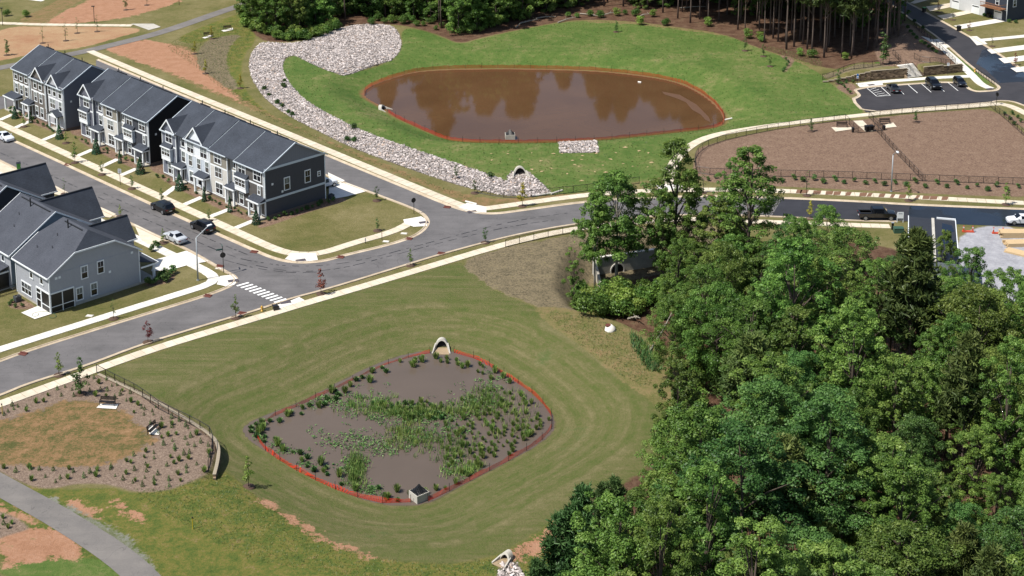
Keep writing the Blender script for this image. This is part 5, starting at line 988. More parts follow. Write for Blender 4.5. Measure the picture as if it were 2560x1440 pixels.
def car(name, label, cat, px, rz, prof, paint, back=(2, 3), front=(4, 5), sides=((3, 4),), sc=1.0, z=.03, group=None):
    L = prof[-1][0]; t_ = thing(name, label, cat, G(*px, z), rz, group, sc); v = []; f = []
    for (x, w, zb, zl, wt, zt) in prof:
        xx = x-L/2; v += [(xx, -w*.85, zb), (xx, -w, zb+.18), (xx, -w, zl), (xx, -wt, zt), (xx, -wt*.5, zt+.03), (xx, wt*.5, zt+.03), (xx, wt, zt), (xx, w, zl), (xx, w, zb+.18), (xx, w*.85, zb)]
    n = 10
    for i in range(len(prof)-1):
        for k in range(n): a = i*n+k; b_ = i*n+(k+1) % n; f.append((a, b_, b_+n, a+n))
    f.append(tuple(range(n-1, -1, -1))); f.append(tuple((len(prof)-1)*n+k for k in range(n)))
    mobj('body', v, f, paint, t_, False)
    V = [Vector(q) for q in v]
    def lerp(q, s_):
        c = sum(q, Vector())/len(q); nn = (q[1]-q[0]).cross(q[2]-q[0]).normalized(); return [tuple(c+(p-c)*s_+nn*.012) for p in q]
    for i, j in sides:
        q = [V[i*n+2], V[j*n+2], V[j*n+3], V[i*n+3]]
        xa = prof[i][0]-L/2; MB().poly(lerp(q, .9)).obj('side_window', M_CGLASS, t_); q = [V[i*n+6], V[j*n+6], V[j*n+7], V[i*n+7]]; MB().poly(lerp(q, .9)).obj('side_window', M_CGLASS, t_)
    for nm_, (i, j) in (('rear_window', back), ('windscreen', front)):
        q = [V[i*n+3], V[j*n+3], V[j*n+6], V[i*n+6]]; q = [q[0], q[3], q[2], q[1]] if 0 else q
        c = sum(q, Vector())/4; MB().poly([tuple(c+(p-c)*.9+Vector((0, 0, .045))) for p in q]).obj(nm_, M_CGLASS, t_)
    r_ = .36 if prof is SED else .42
    for x in (-L/2+.95, L/2-.9):
        for s_ in (-1, 1):
            wv = prof[3][1]; y = s_*(wv-.2); wh = MB().tube([(x, y, r_-.02), (x, y+s_*.23, r_-.02)], r_, 16).obj('wheel', M_TYRE, t_); MB().tube([(x, y+s_*.22, r_-.02), (x, y+s_*.245, r_-.02)], r_*.62, 14).obj('rim', M_RIM, wh)
    wl_ = prof[1][1]; z1 = prof[1][3]
    for s_ in (-1, 1):
        y0, y1 = sorted((s_*wl_*.55, s_*wl_*.93)); MB().box(-L/2-.02, -L/2+.1, y0, y1, z1-.22, z1-.08).obj('tail_light', M_RED, t_)
        wf = prof[-2][1]; zf = prof[-2][3]; y0, y1 = sorted((s_*wf*.5, s_*wf*.9)); MB().box(L/2-.22, L/2-.02, y0, y1, zf-.22, zf-.08).obj('headlight', M_HEAD, t_)
    MB().box(-L/2-.025, -L/2+.06, -.26, .26, .55, .68).obj('number_plate', M_SIGNW, t_)
    for s_ in (-1, 1):
        y0, y1 = sorted((s_*(prof[4][1]), s_*(prof[4][1]+.16))); MB().box(prof[4][0]+.35-L/2, prof[4][0]+.5-L/2, y0, y1, prof[4][3], prof[4][3]+.15).obj('mirror', paint, t_)
    return t_
def paint(name, c, r=.28): return mat(name, c, r, .04, coat=.25)
P_BLK = paint('black_paint', '0b0b0d'); P_SIL = paint('silver_paint', 'a9adb2', .3); P_WHT = paint('white_paint', 'c9ccd0'); P_CHR = paint('charcoal_paint', '26282c'); P_NVY = paint('dark_blue_paint', '10131a')
UPL = TA+math.pi
car('parked_car', 'black SUV parked farther up along the townhouse kerb', 'car', (407, 527), UPL, SUV, P_BLK, (1, 2), (4, 5), ((2, 3), (3, 4))); car('parked_car', 'black SUV parked behind the street lamp arm', 'car', (507, 575), UPL, SUV, P_BLK, (1, 2), (4, 5), ((2, 3), (3, 4)))
car('parked_car', 'silver sedan parked in front of the corner house', 'car', (438, 602), UPL, SED, P_SIL); car('parked_car', 'white sedan at the left edge by the farthest townhouses', 'car', (12, 349), TA, SED, P_WHT)
SD = math.atan2((G(2270,212)-G(2294,233)).y, (G(2270,212)-G(2294,233)).x)
car('parked_car', 'charcoal sedan parked next to the striped bay', 'car', (2233, 227), SD, SED, P_CHR); car('parked_car', 'black minivan facing out in the middle of the parking lot', 'car', (2333, 218), SD+math.pi, SUV, P_BLK, (1, 2), (4, 5), ((2, 3), (3, 4)), 1.05); car('parked_car', 'black compact car facing out at the end of the parking lot', 'car', (2399, 212), SD+math.pi, SUV, P_NVY, (1, 2), (4, 5), ((2, 3), (3, 4)), .88)
tk = car('pickup_truck', 'black pickup truck parked by the notice board', 'pickup truck', (2192, 546), R(-1), TRK, P_BLK, (3, 4), (5, 6), ((4, 5),)); MB().box(-2.75, -1.0, -.78, .78, 1.19, 1.2).obj('bed_liner', M_TYRE, tk)
car('parked_car', 'white sedan cut by the right edge beyond the lumber', 'car', (2554, 558), R(178), SED, P_WHT); car('pickup_truck', 'white pickup nose showing behind the end townhouse', 'pickup truck', (806, 470), R(42), TRK, P_WHT, (3, 4), (5, 6), ((4, 5),), .9)
# ---------------------------------------------------------------- vegetation
def leafmat(name, cols, tr=.34, gloss=.015):
    m = bpy.data.materials.new(name); m.use_nodes = True; t = NT(m); t.n.clear(); out = t.new('ShaderNodeOutputMaterial')
    v = t.attr('v')[2]; oi = t.new('ShaderNodeObjectInfo').outputs['Random']
    c = t.ramp(v, [(i/(len(cols)-1), srgb(x)) for i, x in enumerate(cols)])
    h = t.new('ShaderNodeHueSaturation'); t.put(h.inputs['Color'], c); t.put(h.inputs['Hue'], t.mapr(oi, 0, 1, .484, .515)); t.put(h.inputs['Value'], t.mapr(t.math('FRACT', t.math('MULTIPLY', oi, 7.3)), 0, 1, .7, 1.15)); h.inputs['Saturation'].default_value = .93
    d = t.new('ShaderNodeBsdfDiffuse'); tl = t.new('ShaderNodeBsdfTranslucent'); g = t.new('ShaderNodeBsdfGlossy'); g.inputs['Roughness'].default_value = .45
    for n in (d, tl): t.put(n.inputs[0], h.outputs[0])
    g.inputs[0].default_value = (.8, .85, .8, 1)
    m1 = t.new('ShaderNodeMixShader'); m1.inputs[0].default_value = tr; t.l.new(d.outputs[0], m1.inputs[1]); t.l.new(tl.outputs[0], m1.inputs[2])
    m2 = t.new('ShaderNodeMixShader'); m2.inputs[0].default_value = gloss; t.l.new(m1.outputs[0], m2.inputs[1]); t.l.new(g.outputs[0], m2.inputs[2]); t.l.new(m2.outputs[0], out.inputs[0]); return m
M_BARK = mat('bark', '4a4037', .9, .3, 3, bump=.3); M_PBARK = mat('pine_bark', '5a4d45', .9, .3, 3, bump=.3); M_PALE = mat('pale_bark', '8a8478', .9, .2)
M_LEAF = [leafmat('broad_leaf', ['2f4a1a', '496923', '648430', '86a247']), leafmat('blue_leaf', ['29471f', '3e632a', '557c37', '75964b']), leafmat('olive_leaf', ['374e1c', '516b27', '6d8534', '8d9f4a'])]
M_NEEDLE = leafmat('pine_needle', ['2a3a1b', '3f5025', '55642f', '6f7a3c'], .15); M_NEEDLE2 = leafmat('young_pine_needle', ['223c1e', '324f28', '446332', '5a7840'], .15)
def unit(v): return v/np.maximum(np.linalg.norm(v, axis=-1, keepdims=True), 1e-9)
def leaf_quads(C, N, size, rg, asp=.62):
    n = len(C); N = unit(N); tmp = unit(rg.normal(size=(n, 3))); U = unit(np.cross(N, tmp)); W = np.cross(N, U); s = size*rg.uniform(.65, 1.35, (n, 1))
    return np.stack([C-U*s*.5, C-W*s*asp*.5+N*s*.06, C+U*s*.5, C+W*s*asp*.5+N*s*.06], 1)
def cloud(lc, lr, n, size, rg, up=.45, fill=.25, asp=.62):
    lc, lr = np.array(lc), np.array(lr); w = lr**2/np.sum(lr**2); k = rg.choice(len(lc), n, p=w); d = unit(rg.normal(size=(n, 3))); d[:, 2] = np.where(rg.random(n) < .7, np.abs(d[:, 2]), d[:, 2])
    rad = lr[k]*np.where(rg.random(n) < fill, rg.uniform(.3, .8, n), rg.uniform(.8, 1.08, n)); C = lc[k]+d*rad[:, None]*np.array([1, 1, .82])
    N = d*.7+np.array([0, 0, up])+rg.normal(size=(n, 3))*.45; tone = np.clip(.5*rg.random(len(lc))[k]+.5*rg.random(n), 0, 1)
    return leaf_quads(C, N, size, rg, asp), tone
def trunk_mb(H, r, rg, limbs=(), n=8, bend=.02):
    mb = MB(); k = 6; off = np.cumsum(rg.normal(size=(k, 2))*bend*H*.3, 0); pts = [(off[i][0]*(i > 0), off[i][1]*(i > 0), H*i/(k-1)-(.3 if i == 0 else 0)) for i in range(k)]
    mb.tube(pts, [r*(1.25 if i == 0 else 1-.82*i/(k-1)) for i in range(k)], n)
    for e in limbs:
        z0 = max(H*.25, min(e[2]*.72, H*.9)); i = min(int(z0/H*(k-1)), k-2); f_ = z0/H*(k-1)-i; s = np.array(pts[i])*(1-f_)+np.array(pts[i+1])*f_; mid = s*.5+np.array(e)*.5+np.array([0, 0, .4])
        mb.tube([tuple(s), tuple(mid), tuple(e)], [r*.38, r*.25, r*.1], 5, False)
    return mb
PROTO = {}
def broadleaf(key, seed, H, Rw, base, nl, lm, size=.24, lobes=150, slim=1.0, bark=None, trunk_r=None, lr0=(.10, .2)):
    rg = np.random.default_rng(seed); lc, lr = [], []; p1, p2, p3 = rg.uniform(0, 6.283, 3); k1, k2 = rg.uniform(.12, .3, 2)
    for i in range(lobes):
        u = rg.random()**.9; a = rg.uniform(0, 6.283); env = Rw*slim*(math.sin(math.pi*min(1, .14+u*.82))**.7)*(1+k1*math.sin(2*a+p1+2*u)+k2*math.sin(3*a+p2-5*u)+.12*math.sin(9*u+p3)); q = env*math.sqrt(rg.uniform(.12, 1))
        r_ = Rw*rg.uniform(*lr0)*(1.15-.35*u); lr.append(r_); lc.append((math.cos(a)*q, math.sin(a)*q, min((base+(1-base)*u)*H+rg.normal()*.25, H-r_*.6)))
    lc.append((0, 0, H-Rw*.12)); lr.append(Rw*.13)
    Q, tone = cloud(lc, lr, nl, size, rg, .5, .35)
    order = rg.permutation(lobes)[:18]
    PROTO[key] = (trunk_mb(H*.88, trunk_r or H*.014, rg, [lc[i] for i in order]).data('trunk', bark or M_BARK, True), quads_mesh('crown', Q, M_LEAF[lm], {'v': tone}), H)
def pine(key, seed, H, Rw, base, clumps, m, nsize=.62, per=13, r=None):
    rg = np.random.default_rng(seed); C = []
    tips = []
    for i in range(int(clumps/7)):
        u = rg.random(); z = H*(base+(1-base)*u*.97); L = Rw*(1-u)**.6*rg.uniform(.45, 1.0)+.25; a = rg.uniform(0, 6.283); tips.append((math.cos(a)*L, math.sin(a)*L, z+L*.12))
        for k in range(7): f_ = rg.uniform(.45, 1.05); C.append((math.cos(a)*L*f_+rg.normal()*.28, math.sin(a)*L*f_+rg.normal()*.28, z+L*.12*f_+rg.normal()*.2))
    C = np.array(C); n = len(C); d = unit(rg.normal(size=(n, per, 3))+np.array([0, 0, .75])); L = nsize*rg.uniform(.6, 1.2, (n, per, 1)); sd_ = unit(np.cross(d, rg.normal(size=(n, per, 3))))*.055*nsize/.5
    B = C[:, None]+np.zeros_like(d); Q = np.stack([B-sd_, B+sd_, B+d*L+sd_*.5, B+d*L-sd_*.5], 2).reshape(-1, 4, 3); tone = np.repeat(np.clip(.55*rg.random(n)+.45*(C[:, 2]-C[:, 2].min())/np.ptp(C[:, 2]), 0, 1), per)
    PROTO[key] = (trunk_mb(H*.97, r or H*.0105, rg, [tips[i] for i in rg.permutation(len(tips))[:14]], bend=.008).data('trunk', M_PBARK, True), quads_mesh('crown', Q, m, {'v': tone}), H)
def plant_tree(key, label, x, y, sc=1.0, rz=None, name='tree', cat='tree', group=None, wide=1.0, z=None):
    tr, cr, H = PROTO[key]; t_ = thing(name, label, cat, (x, y, T1(x, y) if z is None else z), random.uniform(0, 6.28) if rz is None else rz, group); t_.scale = (sc*wide, sc*wide, sc)
    inst('trunk', tr, t_); inst('crown', cr, t_); return t_
for i in range(8): broadleaf('b%d' % i, 20+i, [16, 17.5, 15, 19, 13.5, 16.5, 18, 15.5][i], [4.4, 4.6, 4.0, 4.2, 4.8, 5.0, 3.8, 4.6][i], [.25, .3, .2, .3, .2, .28, .25, .3][i], 26000, [0, 1, 2, 0, 0, 2, 0, 2][i], [.21, .2, .22, .21, .2, .22, .19, .21][i], [210, 230, 150, 200, 240, 260, 150, 180][i], lr0=(.07, .18))
broadleaf('open1', 51, 17, 4.5, .3, 22000, 0, .27, 170, bark=M_PALE); broadleaf('open2', 52, 22, 4.4, .1, 26000, 0, .27, 200); broadleaf('slim', 53, 10.5, 1.3, .05, 4200, 0, .2, 40, trunk_r=.09, lr0=(.2, .36))
broadleaf('far1', 61, 13, 4.0, .03, 11000, 0, .34, 100, lr0=(.13, .24)); broadleaf('far2', 62, 12, 3.8, .03, 10000, 2, .34, 90, lr0=(.13, .24)); broadleaf('far3', 63, 15, 4.0, .08, 11000, 0, .34, 100, lr0=(.13, .24))
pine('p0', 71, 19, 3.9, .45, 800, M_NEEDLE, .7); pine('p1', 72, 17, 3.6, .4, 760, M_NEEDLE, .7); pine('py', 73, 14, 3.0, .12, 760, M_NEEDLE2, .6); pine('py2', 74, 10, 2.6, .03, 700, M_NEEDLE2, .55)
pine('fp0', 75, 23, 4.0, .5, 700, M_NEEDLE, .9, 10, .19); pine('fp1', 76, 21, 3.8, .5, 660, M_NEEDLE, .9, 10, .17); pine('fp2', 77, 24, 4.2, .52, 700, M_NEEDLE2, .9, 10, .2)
taken = []
def free(x, y, d):
    for a, b_ in taken:
        if (a-x)**2+(b_-y)**2 < d*d: return False
    taken.append((x, y)); return True
def top_tree(key, label, px, py, h, wide=1.0, group=None, name='tree', cat='tree'):
    p = G(px, py, h); z = T1(p.x, p.y); p = G(px, py, h+z); taken.append((p.x, p.y)); return plant_tree(key, label, p.x, p.y, h/PROTO[key][2], wide=wide, name=name, cat=cat, group=group, z=T1(p.x, p.y)-.05)
top_tree('open1', 'tall open-crowned tree in front of the headwall, nearest the street bend', 1545, 432, 17.5, 1.12); top_tree('open2', 'tallest open-crowned tree rising across the dog park path', 1690, 350, 22.5, 1.1); top_tree('open2', 'tall open-crowned tree covering the corner of the dog park', 1878, 368, 20.5, 1.25); top_tree('slim', 'slender ivy-clad tree on the bank left of the headwall', 1436, 592, 10.0, .95)
top_tree('open1', 'pale open-crowned tree between the two tallest ones and the street', 1490, 478, 15, .75)
top_tree('b6', 'narrow tree filling the right side of the tallest open crown', 1722, 425, 18.5, .8); top_tree('b6', 'narrow tree on the left of the crown over the dog park corner', 1838, 440, 17, .85); top_tree('b6', 'narrow tree below the tallest open crown beside the street', 1660, 470, 16, .75); top_tree('b6', 'tree under the tallest open crown, hiding the right wing wall', 1700, 575, 15, .9); top_tree('b2', 'light tree between the tallest two and the dark street', 1800, 520, 14.5, .95); top_tree('b0', 'low tree closing the gap behind the creek', 1735, 600, 12.5, .95); top_tree('b4', 'yellow-green bushy tree in front of the black pickup', 2070, 516, 10.5, .9); top_tree('b5', 'big dark dome-shaped tree below the black pickup', 2120, 572, 15.0, 1.15); top_tree('p1', 'round-headed pine against the flat black roof', 2262, 586, 12.0, .72); top_tree('b2', 'light green tree hiding the foot of the flat-roofed building', 2368, 578, 12.5, .62); top_tree('b0', 'broad tree in front of the gravel yard', 2432, 618, 13.5, .95); top_tree('b3', 'tree below the lumber stacks', 2530, 672, 14, 1.0)
top_tree('b3', 'broad tree below the big dark dome', 2200, 650, 15, 1.0); top_tree('b1', 'blue-green tree between the pine and the gravel yard', 2300, 690, 14, 1.0); top_tree('b0', 'green tree in front of the creek bank', 1760, 660, 13.5, 1.0); top_tree('b4', 'spreading tree over the creek', 1680, 740, 11, .9); top_tree('b2', 'olive tree behind the creek bank clearing', 1900, 640, 14, 1.0); top_tree('b3', 'tall dark tree below the bushy yellow-green one', 2040, 640, 15, 1.0); top_tree('b5', 'wide tree at the right edge below the lumber', 2490, 730, 15, 1.0); top_tree('b1', 'tree right of the big dark dome', 2400, 720, 14.5, 1.0); top_tree('b1', 'dense tree left of the pickup, in front of the street', 1985, 545, 13, 1.0); top_tree('b0', 'rounded tree behind the fallen branches', 1830, 590, 14.5, .9)
top_tree('p0', 'large olive pine in the middle of the wood', 1885, 838, 17, 1.25); top_tree('p1', 'olive pine at the heart of the near wood', 1965, 1095, 16, 1.25); top_tree('p0', 'olive pine cut by the bottom edge', 1870, 1365, 15, 1.3)
top_tree('py', 'thin young pine on the near edge of the lawn', 1457, 1205, 13.5, .8); top_tree('py2', 'dense young pine at the bottom edge of the wood', 1412, 1275, 10.5, 1.1); top_tree('py', 'young pine pair member behind the dense young pine', 1510, 1200, 12.0, .8); top_tree('py2', 'small young pine touching the bottom riprap', 1345, 1400, 6.5, 1.0)
top_tree('b2', 'silver-green tree leaning over the lawn edge', 1700, 905, 13.5, .85); top_tree('b4', 'light green tree overhanging the lawn below the silver-green one', 1690, 1050, 12.5, .9); top_tree('b2', 'light green tree at the outermost bulge of the wood', 1650, 1175, 11.5, .8)
top_tree('b7', 'yellow-green tree between the young pines and the wood', 1590, 1225, 12, .9); top_tree('b2', 'olive tree filling the wood corner beside the dense young pine', 1560, 1310, 11.5, .9); top_tree('py', 'slim young pine against the corner of the wood', 1540, 1190, 12, .7)
WOOD = GP([(1760,960),(1780,850),(1820,810),(1900,790),(2060,800),(2240,850),(2300,900),(2600,960),(2700,1900),(1490,1900),(1560,1580),(1650,1440),(1750,1330),(1820,1180),(1810,1060)])
lo, hi = WOOD.min(0), WOOD.max(0); cnt = 0; wt = [('b0', 'dark green broadleaf tree in the dense near wood'), ('b1', 'blue-green broadleaf tree in the dense near wood'), ('b2', 'olive green broadleaf tree in the dense near wood'), ('b3', 'tall dark broadleaf tree in the dense near wood'), ('b4', 'low spreading green tree in the dense near wood'), ('b5', 'wide blue-green broadleaf tree in the dense near wood'), ('b6', 'narrow upright green tree in the dense near wood'), ('b7', 'loose yellow-green tree in the dense near wood'), ('p0', 'pine among the broadleaf trees of the near wood')]
for _ in range(9000):
    x, y = rng.uniform(lo[0], hi[0]), rng.uniform(lo[1], hi[1])
    if sdf(np.array([[x, y]]), WOOD)[0] < 0 or not free(x, y, 4.8): continue
    k = int(rng.choice(9, p=[.16, .13, .12, .13, .1, .1, .1, .1, .06])); plant_tree(wt[k][0], wt[k][1], x, y, rng.uniform(.62, 1.18), name='broadleaf_tree' if k < 8 else 'pine_tree', group=wt[k][1]+' group', wide=rng.uniform(.85, 1.2)); cnt += 1
    if cnt >= 190: break
# upper wood: pines to the right, broadleaf to the left
taken = []
PINE = GP([(1590,28),(1700,58),(1830,74),(1900,105),(2010,138),(2130,148),(2215,115),(2262,70),(2245,20),(2250,-90),(1480,-90),(1480,15)]); cnt = 0; lo, hi = PINE.min(0), PINE.max(0)
for _ in range(6000):
    x, y = rng.uniform(lo[0], hi[0]), rng.uniform(lo[1], hi[1])
    if sdf(np.array([[x, y]]), PINE)[0] < 0 or not free(x, y, 3.9): continue
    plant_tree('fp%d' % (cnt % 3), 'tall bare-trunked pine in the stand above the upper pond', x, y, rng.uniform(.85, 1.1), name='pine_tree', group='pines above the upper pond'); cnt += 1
    if cnt >= 235: break
for i in range(34):
    p = G(1560+i*20+random.uniform(-14, 14), random.uniform(-30, 40)+max(0, (i-12))*1.6); plant_tree(['far1', 'far2', 'far3'][i % 3], 'leafy understorey tree between the tall pines', p.x, p.y, random.uniform(.45, .8), name='broadleaf_tree', group='understorey among the pines')
for px, py in ((2215,158),(2245,118),(2262,60),(2190,140),(2105,150),(2060,152),(1985,125),(1945,112)): 
    p = G(px, py-8); plant_tree('fp0', 'tall bare-trunked pine in the stand above the upper pond', p.x, p.y, 1.0, name='pine_tree', group='pines above the upper pond')
BROAD = GP([(610,40),(640,72),(700,92),(760,86),(840,56),(900,45),(1000,46),(1060,58),(1110,76),(1150,90),(1200,76),(1290,55),(1370,30),(1480,10),(1480,-28),(590,-28)]); cnt = 0; lo, hi = BROAD.min(0), BROAD.max(0)
for _ in range(5000):
    x, y = rng.uniform(lo[0], hi[0]), rng.uniform(lo[1], hi[1])
    if sdf(np.array([[x, y]]), BROAD)[0] < 0 or not free(x, y, 3.5): continue
    k = cnt % 4; plant_tree(['far1', 'far2', 'far3', 'fp1'][k], ['dark leafy tree in the wood behind the riprap', 'olive leafy tree in the wood behind the riprap', 'tall leafy tree in the wood behind the riprap', 'pine trunk among the leafy trees behind the riprap'][k], x, y, rng.uniform(.75, 1.15), name='pine_tree' if k == 3 else 'broadleaf_tree', group=['dark', 'olive', 'tall', 'pine'][k]+' trees behind the riprap'); cnt += 1
    if cnt >= 150: break
# small plants
def bush(key, seed, w, h, n, m, size, lobes=9):
    rg = np.random.default_rng(seed); lc, lr = [], []
    for i in range(lobes): a = rg.uniform(0, 6.283); q = w*.5*rg.uniform(.1, .6); lr.append(w*rg.uniform(.22, .34)); lc.append((math.cos(a)*q, math.sin(a)*q, h*rg.uniform(.25, .75)))
    Q, tone = cloud(lc, lr, n, size, rg, .3, .3); PROTO[key] = quads_mesh('foliage', Q, m, {'v': tone})
def cone_shrub(key, seed, w, h, n, m, size):
    rg = np.random.default_rng(seed); u = rg.random(n)**1.4; a = rg.uniform(0, 6.283, n); q = w/2*(1-u)**.8*rg.uniform(.6, 1.1, n)+.03; C = np.stack([np.cos(a)*q, np.sin(a)*q, .05+u*h], 1); N = np.stack([np.cos(a), np.sin(a), np.full(n, .5)], 1)+rg.normal(size=(n, 3))*.5
    PROTO[key] = quads_mesh('foliage', leaf_quads(C, N, size, rg), m, {'v': np.clip(rg.random(n), 0, 1)})
def tuft(key, seed, w, h, n, m, bw=.05):
    rg = np.random.default_rng(seed); a = rg.uniform(0, 6.283, n); lean = rg.uniform(.05, .8, n); B = np.stack([np.cos(a)*w*.12, np.sin(a)*w*.12, np.zeros(n)], 1)*rg.random((n, 1)); D = np.stack([np.cos(a)*lean*w*.5, np.sin(a)*lean*w*.5, h*(1-.45*lean**2)*rg.uniform(.7, 1.1, n)], 1); S_ = np.stack([-np.sin(a), np.cos(a), np.zeros(n)], 1)*bw
    Q = np.stack([B-S_, B+S_, B+D+S_*.25, B+D-S_*.25], 1); PROTO[key] = quads_mesh('blades', Q, m, {'v': rg.random(n)})
M_SHRUB = leafmat('shrub_leaf', ['2b4620', '3f5f2a', '577836', '718f46']); M_CONIF = leafmat('conifer_leaf', ['1a3222', '26452c', '345738', '446a46'], .1); M_REDL = leafmat('copper_leaf', ['4a1c1a', '6a2a24', '853a2e', '9a5540'], .3); M_YELL = leafmat('golden_leaf', ['7a7a22', '9a962c', 'b3aa3a', 'c2ba55'], .4); M_LIME_ = leafmat('lime_leaf', ['4a661f', '63802a', '7c9638', '94a84c'], .4)
M_GRASSY = leafmat('rush_blade', ['466328', '618034', '809a46', 'a2b062'], .35); M_DEEP = leafmat('water_leaf', ['30502a', '446a34', '5a8040', '749650'], .2)
bush('bush0', 1, 1.0, 1.0, 420, M_SHRUB, .16); bush('bush1', 2, 1.1, .9, 420, M_SHRUB, .17); bush('bush2', 3, .8, .75, 300, M_SHRUB, .15); bush('wild', 4, 2.6, 2.2, 1300, M_LEAF[0], .24, 16); bush('wild2', 5, 2.2, 2.6, 1200, M_LIME_, .24, 14)
cone_shrub('conifer', 6, 1.5, 2.5, 900, M_CONIF, .2); cone_shrub('column', 7, .75, 2.3, 620, M_CONIF, .16); cone_shrub('sprout', 8, .5, .75, 130, M_SHRUB, .12)
tuft('rush', 9, 1.0, .8, 80, M_GRASSY, .06); tuft('rush2', 10, 1.3, 1.0, 100, M_GRASSY, .07); tuft('rushd', 11, 1.1, .55, 70, M_DEEP, .1)
def small(key, name, label, cat, px, sc=1.0, group=None, part='foliage', world=None, z=None):
    p = GT(*px) if world is None else Vector((world[0], world[1], T1(*world) if z is None else z)); o = inst(name, PROTO[key], None, p, random.uniform(0, 6.28), sc); tag(o, label, cat, group); return o
def sapling(key, seed, H, Rw, n, m, size=.17, base=.32):
    rg = np.random.default_rng(seed); lc, lr = [], []
    for i in range(13): u = i/12; a = rg.uniform(0, 6.283); q = Rw*(.25+.75*math.sin(math.pi*min(1, .2+u*.75)))*rg.uniform(.1, .6); lr.append(Rw*rg.uniform(.28, .48)*(1-.45*u)); lc.append((math.cos(a)*q, math.sin(a)*q, H*(base+(1-base)*u)-lr[-1]*.3))
    Q, tone = cloud(lc, lr, n, size, rg, .4, .5); PROTO[key] = (trunk_mb(H*.9, .045, rg, lc[:7], 6).data('trunk', M_BARK, True), quads_mesh('crown', Q, m, {'v': tone}), H)
sapling('s0', 31, 3.6, 1.0, 520, M_SHRUB); sapling('s1', 32, 3.4, .9, 420, M_LIME_); sapling('s2', 33, 3.6, .8, 130, M_SHRUB, .14); sapling('sr', 34, 4.0, 1.25, 520, M_REDL, .2); sapling('sy', 35, 3.4, .95, 520, M_YELL, .18); sapling('sd', 36, 3.4, 1.1, 700, M_SHRUB, .18, .25)
M_MRING = mat('mulch_ring', '4a382c', .95, .3, 6)
def young(key, label, px, hpx, ring=True):
    p = GT(*px); sV = (px[1]+900)*.0109*.945; h = hpx/sV; t_ = plant_tree(key, label, p.x, p.y, h/PROTO[key][2], name='young_tree', cat='young tree', z=p.z)
    if ring: o = MB().tube([(0, 0, -.1), (0, 0, .07), (0, 0, .12)], [.75, .7, .25], 14).obj('mulch_ring', M_MRING, t_, True); o.scale = (1/t_.scale.x, 1/t_.scale.y, 1/t_.scale.z)
    return t_
YT = [('s1', (187,407), 50, 'fresh green young tree on the verge by the first storm drain'), ('s0', (255,437), 32, 'small young tree on the verge up the street from the speed sign'), ('s0', (330,472), 33, 'small young tree on the verge just below the speed sign'), ('s0', (405,507), 36, 'young tree behind the farther black SUV'), ('s0', (523,553), 30, 'young tree behind the nearer black SUV'), ('s2', (161,485), 40, 'sparse young tree between the farthest and middle house roofs'), ('s1', (301,542), 30, 'lime green young tree peeping over the house wing'), ('s1', (408,608), 36, 'pale young tree at the nose of the silver sedan'), ('s1', (60,317), 30, 'young tree on the lawn of the farthest townhouses'), ('s1', (165,358), 28, 'light young tree near the gabled porch walk'),
 ('s0', (942,502), 36, 'young tree at the alley edge of the corner lawn'), ('s0', (944,577), 32, 'young tree near the curved end of the corner lawn'), ('s1', (1026,664), 42, 'bright green young tree on the pond side verge at the bend'), ('s0', (1213,607), 38, 'young tree on the pond side verge beyond the bend'), ('s0', (1141,447), 34, 'young tree above the alley beside the riprap'), ('s0', (1187,483), 34, 'young tree at the end of the alley riprap'), ('sr', (803,735), 62, 'copper-leaved young tree opposite the bend'), ('sr', (370,856), 54, 'copper-leaved young tree on the lower street verge'), ('s1', (589,795), 58, 'bright green young tree beside the lower street drain'), ('s1', (148,938), 58, 'light green young tree near the retaining wall fence'), ('sd', (202,985), 88, 'taller bushy young tree in the planted bed'), ('s2', (284,797), 52, 'thin young tree on the verge below the corner house'), ('s1', (621,1218), 78, 'young tree at the foot of the retaining wall slope'),
 ('sy', (1306,516), 60, 'yellowish young tree in front of the street culvert'), ('s2', (1757,482), 60, 'thin ochre young tree at the dog park path corner'), ('s2', (2017,489), 62, 'thin ochre young tree in front of the dog park fence'), ('s1', (2272,502), 46, 'green young tree on the verge right of the street lamp'), ('s1', (2515,512), 54, 'green young tree on the verge at the far right'), ('sy', (2025,547), 46, 'yellow-green young tree on the near verge of the dark street'), ('sd', (2027,329), 32, 'young tree in the left dog run'), ('sd', (2290,306), 30, 'young tree in the right dog run'), ('sd', (2207,160), 74, 'leafy tree on the terrace above the block wall'), ('s0', (2097,200), 36, 'young tree beside the left end of the block wall'),
 ('sd', (1540,80), 27, 'lone young tree on the grass above the upper pond'), ('s0', (1862,127), 32, 'first young tree on the slope below the pines'), ('s0', (1908,141), 30, 'second young tree on the slope below the pines'), ('s0', (1925,166), 28, 'third young tree on the slope below the pines'), ('sr', (2346,31), 24, 'copper young tree on the far lawn behind the green-lidded bin'), ('s2', (2382,50), 28, 'sparse young tree on the second far lawn'), ('sr', (2423,76), 22, 'copper young tree beside the black bin driveway'), ('s2', (2480,116), 32, 'sparse young tree beside the far walkway'), ('sr', (2538,163), 30, 'largest copper young tree on the far lawns'),
 ('sd', (17,138), 38, 'wind-bent young tree at the left edge of the straw field'), ('s2', (107,108), 42, 'leafy thin tree in the straw field'), ('s2', (165,102), 46, 'bare thin tree second along the straw field'), ('s2', (193,83), 40, 'bare thin tree third along the straw field'), ('s2', (243,79), 42, 'bare thin tree nearest the red clay lamp'), ('s0', (315,25), 34, 'young tree on the red clay by the top edge'), ('s2', (367,13), 30, 'bare young tree on the red clay at the top edge'), ('sy', (529,97), 32, 'golden young tree between the two far benches'), ('sy', (487,135), 33, 'golden young tree left of the dark planted bank'), ('sy', (514,184), 34, 'golden young tree inside the dark planted bank'), ('sy', (601,221), 35, 'golden young tree below the dark planted bank')]
for k, px, h, lb in YT: young(k, lb, px, h)
